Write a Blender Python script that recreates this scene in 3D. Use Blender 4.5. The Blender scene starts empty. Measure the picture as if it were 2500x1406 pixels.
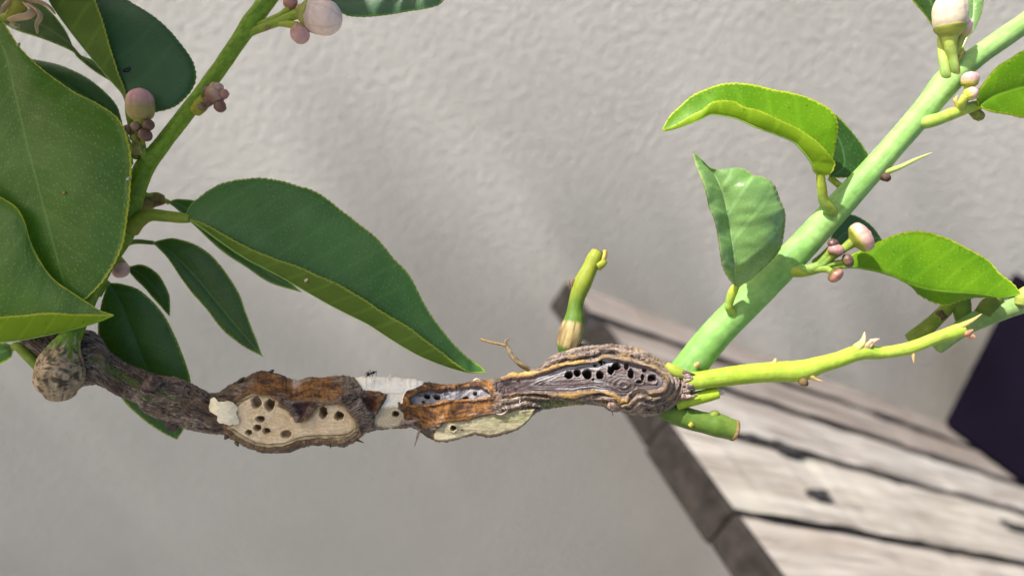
import bpy, math, random
import numpy as np
from mathutils import Vector, Matrix

random.seed(7)
rng = np.random.default_rng(11)
scene = bpy.context.scene

# ------------------------------------------------------------------ camera, light, exposure
FPX, CX, CY = 1800.0, 1250.0, 703.0           # focal length / principal point in photo pixels (2500 wide)
D0 = 0.20                                     # distance of the branch from the lens
UN = D0 / FPX                                 # one photo pixel at the branch, in metres
CAM = np.array([0.0, 0.0, 1.54])
PITCH, ROLL = math.radians(19.4), math.radians(31.9)
F_ = np.array([0, math.cos(PITCH), -math.sin(PITCH)])
_rt = np.array([1.0, 0, 0]); _up = np.cross(_rt, F_)
R_ = math.cos(ROLL) * _rt + math.sin(ROLL) * _up
U_ = -math.sin(ROLL) * _rt + math.cos(ROLL) * _up

cd = bpy.data.cameras.new("camera"); cam = bpy.data.objects.new("camera", cd)
scene.collection.objects.link(cam); scene.camera = cam
m = Matrix.Identity(4)
for i in range(3):
    m[i][0], m[i][1], m[i][2], m[i][3] = R_[i], U_[i], -F_[i], CAM[i]
cam.matrix_world = m
cd.sensor_width = 36.0; cd.lens = FPX / 2500 * 36
cd.clip_start = 0.005; cd.clip_end = 60
cd.dof.use_dof = True; cd.dof.focus_distance = D0 - 0.004; cd.dof.aperture_fstop = 8.6

SUN_CAM = np.array([-0.47, 0.74, 0.47])       # towards the sun: right, up, towards the lens
SUN = SUN_CAM[0] * R_ + SUN_CAM[1] * U_ - SUN_CAM[2] * F_
SUN /= np.linalg.norm(SUN)
sd = bpy.data.lights.new("sun", 'SUN'); sun = bpy.data.objects.new("sun", sd)
scene.collection.objects.link(sun)
sd.energy = 5.0; sd.angle = math.radians(0.6); sd.color = (1.0, 0.96, 0.90)
sun.rotation_euler = Vector(SUN).to_track_quat('Z', 'Y').to_euler()
sun.location = (0, 0, 4)

world = bpy.data.worlds.new("World"); scene.world = world; world.use_nodes = True
wn = world.node_tree.nodes; wl = world.node_tree.links
bg = wn["Background"]; sky = wn.new("ShaderNodeTexSky")
sky.sky_type = 'NISHITA'; sky.sun_disc = False
sky.sun_elevation = math.asin(SUN[2]); sky.sun_rotation = math.atan2(SUN[0], SUN[1])
sky.air_density = 0.8; sky.dust_density = 3.0; sky.ozone_density = 0.3
wl.new(sky.outputs[0], bg.inputs[0]); bg.inputs[1].default_value = 0.125
scene.view_settings.view_transform = 'Standard'; scene.view_settings.look = 'None'
scene.view_settings.gamma = 1.0; scene.view_settings.exposure = 0.62
scene.render.engine = 'CYCLES'

# ------------------------------------------------------------------ maths helpers
def P(a):
    """photo pixels + depth offset (in branch pixels, + = away) -> world"""
    a = np.asarray(a, float)
    d = D0 + a[..., 2] * UN
    return CAM + d[..., None] * (((a[..., 0] - CX) / FPX)[..., None] * R_
                                 - ((a[..., 1] - CY) / FPX)[..., None] * U_ + F_)

_perm = np.tile(np.random.default_rng(3).permutation(256), 3)
_val = np.random.default_rng(4).uniform(-1, 1, 256)
def vnoise(x, y, z=0.0):
    x, y, z = np.broadcast_arrays(np.asarray(x, float), np.asarray(y, float), np.asarray(z, float))
    xi, yi, zi = np.floor(x).astype(int), np.floor(y).astype(int), np.floor(z).astype(int)
    fx, fy, fz = x - xi, y - yi, z - zi
    fx, fy, fz = fx*fx*(3-2*fx), fy*fy*(3-2*fy), fz*fz*(3-2*fz)
    h = lambda a, b, c: _val[_perm[_perm[_perm[a & 255] + (b & 255)] + (c & 255)]]
    l = lambda a, b, t: a + (b - a) * t
    return l(l(l(h(xi,yi,zi), h(xi+1,yi,zi), fx), l(h(xi,yi+1,zi), h(xi+1,yi+1,zi), fx), fy),
             l(l(h(xi,yi,zi+1), h(xi+1,yi,zi+1), fx), l(h(xi,yi+1,zi+1), h(xi+1,yi+1,zi+1), fx), fy), fz)
def fbm(x, y, z=0.0, o=4):
    s, a, t = 0.0, 1.0, 0.0
    for k in range(o):
        f = 2.03 ** k
        s = s + a * vnoise(np.asarray(x)*f + 17.3*k, np.asarray(y)*f + 5.1*k, np.asarray(z)*f); t += a; a *= 0.5
    return s / t
def sst(a, b, x):
    t = np.clip((x - a) / (b - a), 0, 1); return t * t * (3 - 2 * t)
def mixc(c0, c1, w):
    return np.asarray(c0, float) * (1 - w[..., None]) + np.asarray(c1, float) * w[..., None]

def spline(pts, n):
    """Catmull-Rom through pts, n samples even in chord length of the first 2-3 coordinates"""
    p = np.asarray(pts, float)
    if len(p) == 1: return np.repeat(p, n, 0)
    q = np.vstack([2*p[0]-p[1], p, 2*p[-1]-p[-2]])
    out = []
    for i in range(1, len(q)-2):
        t = np.linspace(0, 1, 16, endpoint=False)[:, None]
        a, b, c, d = q[i-1], q[i], q[i+1], q[i+2]
        out.append(0.5*((2*b) + (c-a)*t + (2*a-5*b+4*c-d)*t*t + (3*b-a-3*c+d)*t**3))
    out.append(p[-1:]); o = np.vstack(out)
    s = np.r_[0, np.cumsum(np.linalg.norm(np.diff(o[:, :3], axis=0), axis=1) + 1e-9)]
    u = np.linspace(0, s[-1], n)
    return np.stack([np.interp(u, s, o[:, k]) for k in range(o.shape[1])], 1)

# ------------------------------------------------------------------ objects
ROOTLOC = {}
def empty(name, loc):
    o = bpy.data.objects.new(name, None); scene.collection.objects.link(o)
    o.location = loc; o.empty_display_size = 0.02; ROOTLOC[o.name] = np.array(loc, float); return o
def tag(o, label=None, cat=None, group=None, kind=None):
    if label: o["label"] = label
    if cat: o["category"] = cat
    if group: o["group"] = group
    if kind: o["kind"] = kind
    return o
def mesh(name, v, f, mats, parent=None, col=None, uv=None, uvn=None, midx=None, smooth=True):
    """v in world space; the mesh is stored relative to its thing's base"""
    v = np.asarray(v, float)
    root = parent
    while root is not None and root.parent is not None: root = root.parent
    off = ROOTLOC[root.name] if root is not None else v.mean(0)
    me = bpy.data.meshes.new(name)
    me.from_pydata((v - off).tolist(), [], f if isinstance(f, list) else f.tolist())
    for mm in (mats if isinstance(mats, (list, tuple)) else [mats]): me.materials.append(mm)
    if midx is not None: me.polygons.foreach_set("material_index", np.asarray(midx, np.int32))
    if smooth: me.polygons.foreach_set("use_smooth", np.ones(len(me.polygons), bool))
    if col is not None:
        a = me.attributes.new("Col", 'FLOAT_COLOR', 'POINT')
        c = np.ones((len(v), 4)); c[:, :3] = np.clip(col, 0, 1); a.data.foreach_set("color", c.ravel())
    if uvn is not None:
        a = me.attributes.new("LeafN", 'FLOAT_VECTOR', 'POINT'); a.data.foreach_set("vector", np.asarray(uvn, float).ravel())
    if uv is not None:
        a = me.attributes.new("LeafMM", 'FLOAT_VECTOR', 'POINT'); a.data.foreach_set("vector", np.asarray(uv, float).ravel())
    me.update()
    o = bpy.data.objects.new(name, me); scene.collection.objects.link(o)
    if parent is not None: o.parent = parent
    else: o.location = off
    return o
def gridfaces(r, c, wrap=False, base=0):
    i, j = np.meshgrid(np.arange(r-1), np.arange(c if wrap else c-1), indexing='ij')
    a = i*c + j; b = i*c + (j+1) % c
    return (np.stack([a, b, b+c, a+c], -1).reshape(-1, 4) + base)

# ------------------------------------------------------------------ materials
def new_mat(name):
    mt = bpy.data.materials.new(name); mt.use_nodes = True
    n, l = mt.node_tree.nodes, mt.node_tree.links
    return mt, n, l, n["Principled BSDF"]
def mapr(n, l, src, a, b, c=0.0, d=1.0, smooth=False):
    q = n.new("ShaderNodeMapRange"); q.interpolation_type = 'SMOOTHSTEP' if smooth else 'LINEAR'
    l.new(src, q.inputs[0])
    for k, x in zip((1, 2, 3, 4), (a, b, c, d)): q.inputs[k].default_value = x
    return q.outputs[0]
def mix(n, l, fac, a, b, mode='MIX'):
    q = n.new("ShaderNodeMix"); q.data_type = 'RGBA'; q.blend_type = mode
    if isinstance(fac, (int, float)): q.inputs[0].default_value = fac
    else: l.new(fac, q.inputs[0])
    for s, x in ((q.inputs[6], a), (q.inputs[7], b)):
        if isinstance(x, tuple): s.default_value = (*x, 1)
        else: l.new(x, s)
    return q.outputs[2]
def math_(n, l, op, a, b=None):
    q = n.new("ShaderNodeMath"); q.operation = op
    for s, x in ((q.inputs[0], a), (q.inputs[1], b)):
        if x is None: continue
        if isinstance(x, (int, float)): s.default_value = x
        else: l.new(x, s)
    return q.outputs[0]
def noise(n, l, vec, scale, det=4, rough=0.55, dist=0.0):
    q = n.new("ShaderNodeTexNoise"); q.inputs["Scale"].default_value = scale
    q.inputs["Detail"].default_value = det; q.inputs["Roughness"].default_value = rough
    q.inputs["Distortion"].default_value = dist
    if vec is not None: l.new(vec, q.inputs["Vector"])
    return q.outputs["Fac"]
def bump(n, l, h, strength, dist, prev=None):
    q = n.new("ShaderNodeBump"); q.inputs["Strength"].default_value = strength
    q.inputs["Distance"].default_value = dist; l.new(h, q.inputs["Height"])
    if prev is not None: l.new(prev, q.inputs["Normal"])
    return q.outputs[0]

def leaf_mat(name, base, light, edge, dots=0.5, trans=0.35, tcol=None, rough=0.38, spec=0.5, vein=0.5, midcol=None):
    mt, n, l, b = new_mat(name)
    an = n.new("ShaderNodeAttribute"); an.attribute_name = "LeafN"
    am = n.new("ShaderNodeAttribute"); am.attribute_name = "LeafMM"
    sx = n.new("ShaderNodeSeparateXYZ"); l.new(an.outputs["Vector"], sx.inputs[0])
    au = math_(n, l, 'ABSOLUTE', sx.outputs[0])
    c = mix(n, l, mapr(n, l, noise(n, l, am.outputs["Vector"], 0.07, 4), 0.33, 0.66), base, light)
    # oil glands
    vo = n.new("ShaderNodeTexVoronoi"); vo.voronoi_dimensions = '2D'; vo.inputs["Scale"].default_value = 0.92
    vo.inputs["Randomness"].default_value = 0.9
    l.new(am.outputs["Vector"], vo.inputs["Vector"])
    dot = mapr(n, l, vo.outputs["Distance"], 0.27, 0.10, 0, 1, True)
    sep = n.new("ShaderNodeSeparateColor"); l.new(vo.outputs["Color"], sep.inputs[0])
    dot = math_(n, l, 'MULTIPLY', dot, mapr(n, l, sep.outputs[0], 0.25, 0.8))
    c = mix(n, l, math_(n, l, 'MULTIPLY', dot, dots), c, tuple(min(1, x*1.7 + 0.05) for x in light))
    # side veins and midrib
    wv = n.new("ShaderNodeTexWave"); wv.wave_type = 'BANDS'; wv.bands_direction = 'Y'; wv.wave_profile = 'SIN'
    wv.inputs["Scale"].default_value = 0.045; wv.inputs["Distortion"].default_value = 1.6; wv.inputs["Detail"].default_value = 1.5
    wv.inputs["Detail Scale"].default_value = 1.0
    sm = n.new("ShaderNodeSeparateXYZ"); l.new(am.outputs["Vector"], sm.inputs[0])
    aum = math_(n, l, 'ABSOLUTE', sm.outputs[0])
    cb = n.new("ShaderNodeCombineXYZ"); l.new(sm.outputs[0], cb.inputs[0])
    l.new(math_(n, l, 'SUBTRACT', sm.outputs[1], math_(n, l, 'MULTIPLY', aum, 0.75)), cb.inputs[1])
    l.new(cb.outputs[0], wv.inputs["Vector"])
    ve = mapr(n, l, wv.outputs["Fac"], 0.86, 1.0, 0, 1, True)
    c = mix(n, l, math_(n, l, 'MULTIPLY', ve, 0.22*vein), c, tuple(min(1, x*1.7+0.02) for x in light))
    mid = mapr(n, l, aum, 0.42, 0.14, 0, 1, True)
    c = mix(n, l, math_(n, l, 'MULTIPLY', mid, 0.6), c, midcol or tuple(min(1, x*1.6+0.04) for x in light))
    jag = math_(n, l, 'ADD', sx.outputs[2], mapr(n, l, noise(n, l, am.outputs["Vector"], 0.9, 2), 0.3, 0.7, -0.18, 0.18))
    ed = mapr(n, l, jag, 0.62, 0.28, 0, 1, True)
    c = mix(n, l, ed, c, edge)
    # scattered dark flecks
    vf = n.new("ShaderNodeTexVoronoi"); vf.voronoi_dimensions = '2D'; vf.inputs["Scale"].default_value = 0.11
    l.new(am.outputs["Vector"], vf.inputs["Vector"])
    c = mix(n, l, mapr(n, l, vf.outputs["Distance"], 0.025, 0.014, 0, 0.85), c, (0.012, 0.014, 0.008))
    l.new(c, b.inputs["Base Color"])
    l.new(mapr(n, l, noise(n, l, am.outputs["Vector"], 0.35, 3), 0.3, 0.7, rough-0.07, rough+0.1), b.inputs["Roughness"])
    b.inputs["Specular IOR Level"].default_value = spec
    h = math_(n, l, 'ADD', math_(n, l, 'MULTIPLY', dot, -0.35), math_(n, l, 'MULTIPLY', ve, 0.5*vein))
    h = math_(n, l, 'ADD', h, math_(n, l, 'MULTIPLY', noise(n, l, am.outputs["Vector"], 1.3, 3), 0.5))
    nb = bump(n, l, h, 0.35, 0.0002)
    l.new(nb, b.inputs["Normal"])
    tr = n.new("ShaderNodeBsdfTranslucent")
    tc = mix(n, l, 0.5, c, tcol or (0.32, 0.50, 0.05)); l.new(tc, tr.inputs[0]); l.new(nb, tr.inputs[1])
    ms = n.new("ShaderNodeMixShader"); ms.inputs[0].default_value = trans
    l.new(b.outputs[0], ms.inputs[1]); l.new(tr.outputs[0], ms.inputs[2])
    l.new(ms.outputs[0], n["Material Output"].inputs[0])
    return mt

def col_mat(name, rough=0.6, spec=0.35, bscale=900, bstr=0.3, bdist=0.0003, var=0.25, sss=0.0, coat=0.0, stretch=None):
    """vertex-coloured organic surface with fine procedural mottling and relief"""
    mt, n, l, b = new_mat(name)
    a = n.new("ShaderNodeAttribute"); a.attribute_name = "Col"
    tc = n.new("ShaderNodeTexCoord"); vec = tc.outputs["Object"]
    if stretch is not None:
        mp = n.new("ShaderNodeMapping"); mp.vector_type = 'TEXTURE'
        mp.inputs["Rotation"].default_value = stretch[0]; mp.inputs["Scale"].default_value = stretch[1]
        l.new(vec, mp.inputs[0]); vec = mp.outputs[0]
    nz = noise(n, l, vec, bscale, 4, 0.6)
    v = mapr(n, l, nz, 0.25, 0.75, 1-var, 1+var)
    hs = n.new("ShaderNodeVectorMath"); hs.operation = 'SCALE'
    l.new(a.outputs["Color"], hs.inputs[0]); l.new(v, hs.inputs["Scale"])
    l.new(hs.outputs[0], b.inputs["Base Color"])
    b.inputs["Roughness"].default_value = rough; b.inputs["Specular IOR Level"].default_value = spec
    if coat: b.inputs["Coat Weight"].default_value = coat; b.inputs["Coat Roughness"].default_value = 0.25
    if sss:
        b.inputs["Subsurface Weight"].default_value = sss; b.inputs["Subsurface Radius"].default_value = (1.0, 0.7, 0.45)
        b.inputs["Subsurface Scale"].default_value = 0.0008
    l.new(bump(n, l, nz, bstr, bdist), b.inputs["Normal"])
    return mt

M = {}
M['leaf_dark'] = leaf_mat("leaf_upper_dark", (0.026, 0.078, 0.012), (0.048, 0.125, 0.022), (0.24, 0.36, 0.03), 0.4, 0.34)
M['leaf_big'] = leaf_mat("leaf_upper_speckled", (0.070, 0.185, 0.010), (0.105, 0.245, 0.024), (0.46, 0.52, 0.03), 0.75, 0.40, None, 0.38, 0.5)
M['leaf_blue'] = leaf_mat("leaf_upper_bluish", (0.048, 0.125, 0.050), (0.070, 0.165, 0.072), (0.20, 0.32, 0.06), 0.12, 0.30, None, 0.40, 0.5)
M['leaf_long'] = leaf_mat("leaf_upper_long", (0.050, 0.165, 0.030), (0.080, 0.215, 0.052), (0.30, 0.44, 0.05), 0.45, 0.38, None, 0.38, 0.5)
M['leaf_mid'] = leaf_mat("leaf_upper_mid", (0.032, 0.100, 0.018), (0.055, 0.150, 0.034), (0.26, 0.40, 0.05), 0.35, 0.40)
M['leaf_young'] = leaf_mat("leaf_upper_young", (0.115, 0.285, 0.008), (0.20, 0.40, 0.012), (0.62, 0.68, 0.05), 0.30, 0.55, (0.55, 0.78, 0.03), 0.42, 0.35)
M['leaf_gloss'] = leaf_mat("leaf_upper_glossy", (0.16, 0.32, 0.08), (0.25, 0.44, 0.15), (0.42, 0.50, 0.18), 0.2, 0.32, None, 0.27, 0.8, 1.0, (0.42, 0.60, 0.28))
M['under'] = leaf_mat("leaf_underside", (0.13, 0.23, 0.030), (0.19, 0.30, 0.045), (0.38, 0.46, 0.06), 0.15, 0.45, None, 0.55, 0.3, 0.9)
M['under_young'] = leaf_mat("leaf_underside_young", (0.32, 0.50, 0.02), (0.40, 0.58, 0.03), (0.70, 0.74, 0.08), 0.12, 0.60, (0.62, 0.85, 0.04), 0.5, 0.3, 0.8)
BR = math.atan2(0.04, 1.0)
M['bark'] = col_mat("branch_bark", 0.78, 0.25, 1500, 0.5, 0.0004, 0.38)
M['cut'] = col_mat("cut_wood_grain", 0.7, 0.25, 1800, 0.3, 0.0002, 0.12, sss=0.15)
M['dead'] = col_mat("weathered_dead_wood", 0.5, 0.45, 2200, 0.4, 0.0002, 0.28)
M['stem'] = col_mat("green_stem_skin", 0.58, 0.32, 700, 0.22, 0.0003, 0.12, sss=0.12)
M['cork'] = col_mat("corky_skin", 0.75, 0.3, 1300, 0.5, 0.0003, 0.35)
M['petal'] = col_mat("bud_petal", 0.42, 0.4, 900, 0.15, 0.0002, 0.08, sss=0.25)
M['insect'] = col_mat("insect_shell", 0.3, 0.5, 3000, 0.1, 0.0001, 0.1)

# ------------------------------------------------------------------ generic shapes
def frames(pts):
    t = np.gradient(pts, axis=0); t /= np.linalg.norm(t, axis=1)[:, None] + 1e-12
    a = -F_ - t[0] * np.dot(-F_, t[0])
    if np.linalg.norm(a) < 1e-3: a = U_ - t[0]*np.dot(U_, t[0])
    a /= np.linalg.norm(a); A = []
    for k in range(len(pts)):
        a = a - t[k] * np.dot(a, t[k]); a /= np.linalg.norm(a); A.append(a)
    A = np.array(A); return t, A, np.cross(t, A)
def tube(name, path, mat, parent, colf, n=28, step=3.0, rough=0.0, flat=1.0, roundcap=0.35, lump=None, seed=0.0):
    """path rows: (px, py, z, radius px). colf(s[0..1], ang, x, y, z) -> rgb. closed round ends."""
    path = np.asarray(path, float)
    L = np.sum(np.linalg.norm(np.diff(path[:, :3], axis=0), axis=1))
    rws = int(max(10, min(320, L / step)))
    sp = spline(path, rws)
    pts = P(sp[:, :3]); r = np.maximum(sp[:, 3], 0.15) * UN * (D0 + sp[:, 2]*UN) / D0
    # rounded ends: extra rings that close the tube
    t, A, B = frames(pts)
    k = 6; ph = np.linspace(0, math.pi/2, k+1)[1:]
    p0 = np.array([pts[0] - t[0]*r[0]*roundcap*math.sin(q) for q in ph])[::-1]; r0 = np.array([r[0]*max(math.cos(q), 0.01) for q in ph])[::-1]
    p1 = np.array([pts[-1] + t[-1]*r[-1]*roundcap*math.sin(q) for q in ph]); r1 = np.array([r[-1]*max(math.cos(q), 0.01) for q in ph])
    pts = np.vstack([p0, pts, p1]); r = np.r_[r0, r, r1]
    A = np.vstack([np.repeat(A[:1], k, 0), A, np.repeat(A[-1:], k, 0)]); B = np.vstack([np.repeat(B[:1], k, 0), B, np.repeat(B[-1:], k, 0)])
    S = np.r_[np.zeros(k), np.linspace(0, 1, rws), np.ones(k)]
    th = np.linspace(0, 2*math.pi, n, endpoint=False)
    SS, TH = np.meshgrid(S, th, indexing='ij')
    rr = r[:, None] * np.ones_like(TH)
    if rough: rr = rr * (1 + rough * fbm(SS*L/24.0 + seed*7, np.cos(TH)*1.6 + seed, np.sin(TH)*1.6, 4))
    if lump is not None: rr = rr * lump(SS, TH)
    v = pts[:, None, :] + rr[..., None] * (np.cos(TH)[..., None] * A[:, None, :] + flat*np.sin(TH)[..., None] * B[:, None, :])
    c = colf(SS, TH, SS*L, np.cos(TH), np.sin(TH))
    R, C = SS.shape
    f = gridfaces(R, C, True).tolist(); f.append(list(range(C))[::-1]); f.append([(R-1)*C + q for q in range(C)])
    return mesh(name, v.reshape(-1, 3), f, mat, parent, col=c.reshape(-1, 3))

def solid(c, var=0.12, sc=18.0, c2=None):
    c = np.array(c); c2 = np.array(c2) if c2 is not None else c*0.72
    def f(S, T, x, y, z):
        return mixc(c, c2, np.clip(0.5 + fbm(x/sc + c[0]*31, y*1.3, z*1.3, 4) * (0.9 + var), 0, 1))
    return f
def stemcol(c0, c1, streak=0.10, spots=None):
    """along the shoot from c0 to c1 with faint lengthwise streaks"""
    c0, c1 = np.array(c0), np.array(c1)
    def f(S, T, x, y, z):
        c = mixc(c0, c1, np.clip(S + 0.6*fbm(x/45, y*0.9, z*0.9, 3), 0, 1))
        c = mixc(c, c*np.array((0.62, 0.78, 0.7)), sst(0.0, 0.45, fbm(x/30 + 8, y*1.2, z*1.2 + 4, 4))*0.35)
        k = 1 + streak*2*fbm(x/70 + 3, y*5, z*5, 3) + 0.16*fbm(x/9, y*2, z*2, 3)
        c = c * k[..., None]
        if spots is not None:
            w = sst(0.34, 0.5, vnoise(x/7.0, y*6, z*6)); c = mixc(c, spots, w*0.6)
        return c
    return f

tree_base = P(np.array([120.0, 800.0, 40.0]))
tree = empty("lemon_tree", tuple(tree_base))
tag(tree, "lemon branch with gall-swollen, knife-cut, hole-riddled wood, green shoots, leaves and pink buds", "tree branch")

def leaf(rails, mid, top, bot, show=(0, 1), bulge=None, th=2.2, teeth=1.6, tooth=13.0, wav=2.0, petiole=None, rib=True, rib_col=(0.22, 0.36, 0.07), seed=0.0, ncol=12, label=None, tipw=None):
    """rails: lists of (px,py,z) from base to tip; first and last rail are the margins, rails[mid] the midrib"""
    if label is None: label = None
    L = max(np.sum(np.linalg.norm(np.diff(np.array(r, float)[:, :2], axis=0), axis=1)) for r in rails)
    N = int(max(30, min(300, L/3.0)))
    RS = [spline(r, N) for r in rails]
    s = np.linspace(0, 1, N); ends = np.minimum(1, np.minimum(s, 1-s)*14)
    WID = [np.linalg.norm(RS[k+1]-RS[k], axis=1) for k in range(len(rails)-1)]
    DEL = [np.zeros((N, 3)), np.zeros((N, 3))]
    if teeth:
        for e, nb in ((0, 1), (-1, -2)):
            d = RS[e] - RS[nb]; d[:, 2] = 0; d /= np.linalg.norm(d, axis=1)[:, None] + 1e-6
            arc = np.r_[0, np.cumsum(np.linalg.norm(np.diff(RS[e][:, :2], axis=0), axis=1))]
            ph = (arc/tooth + 0.35*vnoise(arc/40 + seed, seed)) % 1.0
            DEL[e] = d * (teeth*(ph**1.5 - 0.4) + 1.6*fbm(arc/55 + 9*seed, seed, 0, 3))[:, None] * ends[:, None]
    bulge = bulge or [0]*(len(rails)-1)
    cols, un = [], []
    uvals = [0.0]*len(rails)
    for k in range(len(rails)):
        uvals[k] = (k-mid)/max(mid, 1) if k < mid else (k-mid)/max(len(rails)-1-mid, 1)
    for k in range(len(rails)-1):
        for q in range(ncol):
            w = q/ncol
            p = RS[k]*(1-w) + RS[k+1]*w
            if k == 0: p = p + DEL[0]*(1-w)**6
            if k == len(rails)-2: p = p + DEL[-1]*w**6
            wid = WID[k]/(WID[k].max()+1e-6)
            p = p.copy(); p[:, 2] -= bulge[k]*4*w*(1-w)*wid
            cols.append(p); un.append(uvals[k]*(1-w) + uvals[k+1]*w)
    cols.append(RS[-1] + DEL[-1]); un.append(uvals[-1])
    G = np.stack(cols, 1); un = np.array(un)
    C = G.shape[1]
    G[..., 2] += wav*fbm(G[..., 0]/70 + seed*5, G[..., 1]/70, seed*3.3, 3)*ends[:, None]
    W = P(G)
    mc = int(np.argmin(np.abs(un)))
    mm = np.zeros((N, C, 3))
    du = np.linalg.norm(np.diff(W, axis=1), axis=2)*1000
    cu = np.concatenate([np.zeros((N, 1)), np.cumsum(du, 1)], 1); mm[..., 0] = cu - cu[:, mc:mc+1]
    mm[..., 1] = (np.r_[0, np.cumsum(np.linalg.norm(np.diff(W[:, mc], axis=0), axis=1))]*1000)[:, None]
    mm += np.array([0, 37.0*seed, 0])
    ln = np.zeros((N, C, 3)); ln[..., 0] = un[None, :]; ln[..., 1] = s[:, None]
    ln[..., 2] = np.minimum(cu, cu[:, -1:] - cu)
    nrm = np.cross(np.gradient(W, axis=0), np.gradient(W, axis=1))
    nrm /= np.linalg.norm(nrm, axis=2)[..., None] + 1e-15
    # smooth the normals so the shells never cross at the crease
    for _ in range(3):
        nn = nrm.copy(); nn[1:-1] += nrm[:-2] + nrm[2:]; nn[:, 1:-1] += nrm[:, :-2] + nrm[:, 2:]
        nrm = nn / (np.linalg.norm(nn, axis=2)[..., None] + 1e-15)
    k0 = show[0]*ncol + ncol//2
    top_sign = show[1]*(1 if np.mean(nrm[N//5:-N//5, k0-2:k0+3] @ (-F_)) > 0 else -1)
    nrm = nrm * top_sign
    tk = th*UN*0.5*(0.45 + 0.55*np.minimum(1, (1-np.abs(un))*10))[None, :, None]
    V = np.concatenate([(W + nrm*tk).reshape(-1, 3), (W - nrm*tk).reshape(-1, 3)])
    f1 = gridfaces(N, C); f2 = gridfaces(N, C, base=N*C)
    if top_sign > 0: f2 = f2[:, ::-1]
    else: f1 = f1[:, ::-1]
    def strip(ix):
        a = np.array(ix); return np.stack([a[:-1], a[1:], a[1:]+N*C, a[:-1]+N*C], 1)
    rim = np.concatenate([strip(np.arange(C)), strip(np.arange(C)+(N-1)*C), strip(np.arange(N)*C), strip(np.arange(N)*C+C-1)])
    F = np.concatenate([f1, f2, rim])
    mi = np.r_[np.zeros(len(f1)), np.ones(len(f2)), np.zeros(len(rim))].astype(int)
    ob = mesh("leaf", V, F, [M[top], M[bot]], tree, uv=np.concatenate([mm.reshape(-1, 3)]*2), uvn=np.concatenate([ln.reshape(-1, 3)]*2), midx=mi)
    if label: ob["label"] = label
    if rib:
        c = W[:, mc] - nrm[:, mc]*UN*1.4
        q = c[::4]; rr = np.linspace(2.6, 0.7, len(q))*UN
        raw_tube("midrib", q, rr, M['stem'], ob, np.array(rib_col), 8)
    if petiole is not None:
        tube("petiole", petiole[0], M['stem'], ob, stemcol(petiole[1], petiole[2]), n=18, step=3, rough=0.06)
    return ob
def raw_tube(name, pts, r, mat, parent, c, n=10):
    t, A, B = frames(pts); th = np.linspace(0, 2*math.pi, n, endpoint=False)
    v = pts[:, None] + r[:, None, None]*(np.cos(th)[None, :, None]*A[:, None] + np.sin(th)[None, :, None]*B[:, None])
    f = gridfaces(len(pts), n, True).tolist(); f.append(list(range(n))[::-1]); f.append([(len(pts)-1)*n+k for k in range(n)])
    return mesh(name, v.reshape(-1, 3), f, mat, parent, col=np.tile(c, (len(pts)*n, 1)))

# ================================================================== SETTING
# ---- rendered wall
WALL_Y = 1.14                                 # distance straight ahead; the wall turns away 10 degrees
mt, n, l, b = new_mat("wall_render")
tc = n.new("ShaderNodeTexCoord"); ob = tc.outputs["Object"]
c = mix(n, l, mapr(n, l, noise(n, l, ob, 3.0, 4), 0.3, 0.7), (0.475, 0.465, 0.430), (0.545, 0.535, 0.50))
c = mix(n, l, mapr(n, l, noise(n, l, ob, 60, 5, 0.65), 0.35, 0.75, 0, 0.35), c, (0.42, 0.405, 0.37))
l.new(c, b.inputs["Base Color"]); b.inputs["Roughness"].default_value = 0.85; b.inputs["Specular IOR Level"].default_value = 0.2
nb = bump(n, l, noise(n, l, ob, 125, 3, 0.5, 0.3), 0.9, 0.0055)
nb = bump(n, l, noise(n, l, ob, 400, 4, 0.6), 0.6, 0.0014, nb)
l.new(nb, b.inputs["Normal"]); M['wall'] = mt
def boxmesh(name, lo, hi, mat, parent=None, bev=0.0):
    lo, hi = np.array(lo, float), np.array(hi, float)
    v = np.array([[x, y, z] for z in (lo[2], hi[2]) for y in (lo[1], hi[1]) for x in (lo[0], hi[0])])
    f = [[0,2,3,1],[4,5,7,6],[0,1,5,4],[2,6,7,3],[0,4,6,2],[1,3,7,5]]
    o = mesh(name, v, f, mat, parent, smooth=False)
    if bev:
        md = o.modifiers.new("bevel", 'BEVEL'); md.width = bev; md.segments = 2
    return o
wall = boxmesh("wall", (-3.2, WALL_Y, -0.02), (3.4, WALL_Y+0.2, 3.0), M['wall'])
wall.data.transform(Matrix.Translation(wall.location - Vector((0, WALL_Y, 0)))); wall.location = (0, WALL_Y, 0); wall.rotation_euler = (0, 0, math.radians(10))
tag(wall, "pale grey textured render wall behind the lemon branch", "wall")
mt, n, l, b = new_mat("paving_concrete")
tc = n.new("ShaderNodeTexCoord")
c = mix(n, l, mapr(n, l, noise(n, l, tc.outputs["Object"], 7, 5), 0.3, 0.7), (0.26, 0.25, 0.23), (0.36, 0.34, 0.31))
l.new(c, b.inputs["Base Color"]); b.inputs["Roughness"].default_value = 0.9
l.new(bump(n, l, noise(n, l, tc.outputs["Object"], 120, 4), 0.4, 0.004), b.inputs["Normal"])
ground = boxmesh("ground", (-16, -12, -0.1), (8, 3.0, 0.0), mt); tag(ground, "grey concrete ground in front of the wall", kind="structure")

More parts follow.
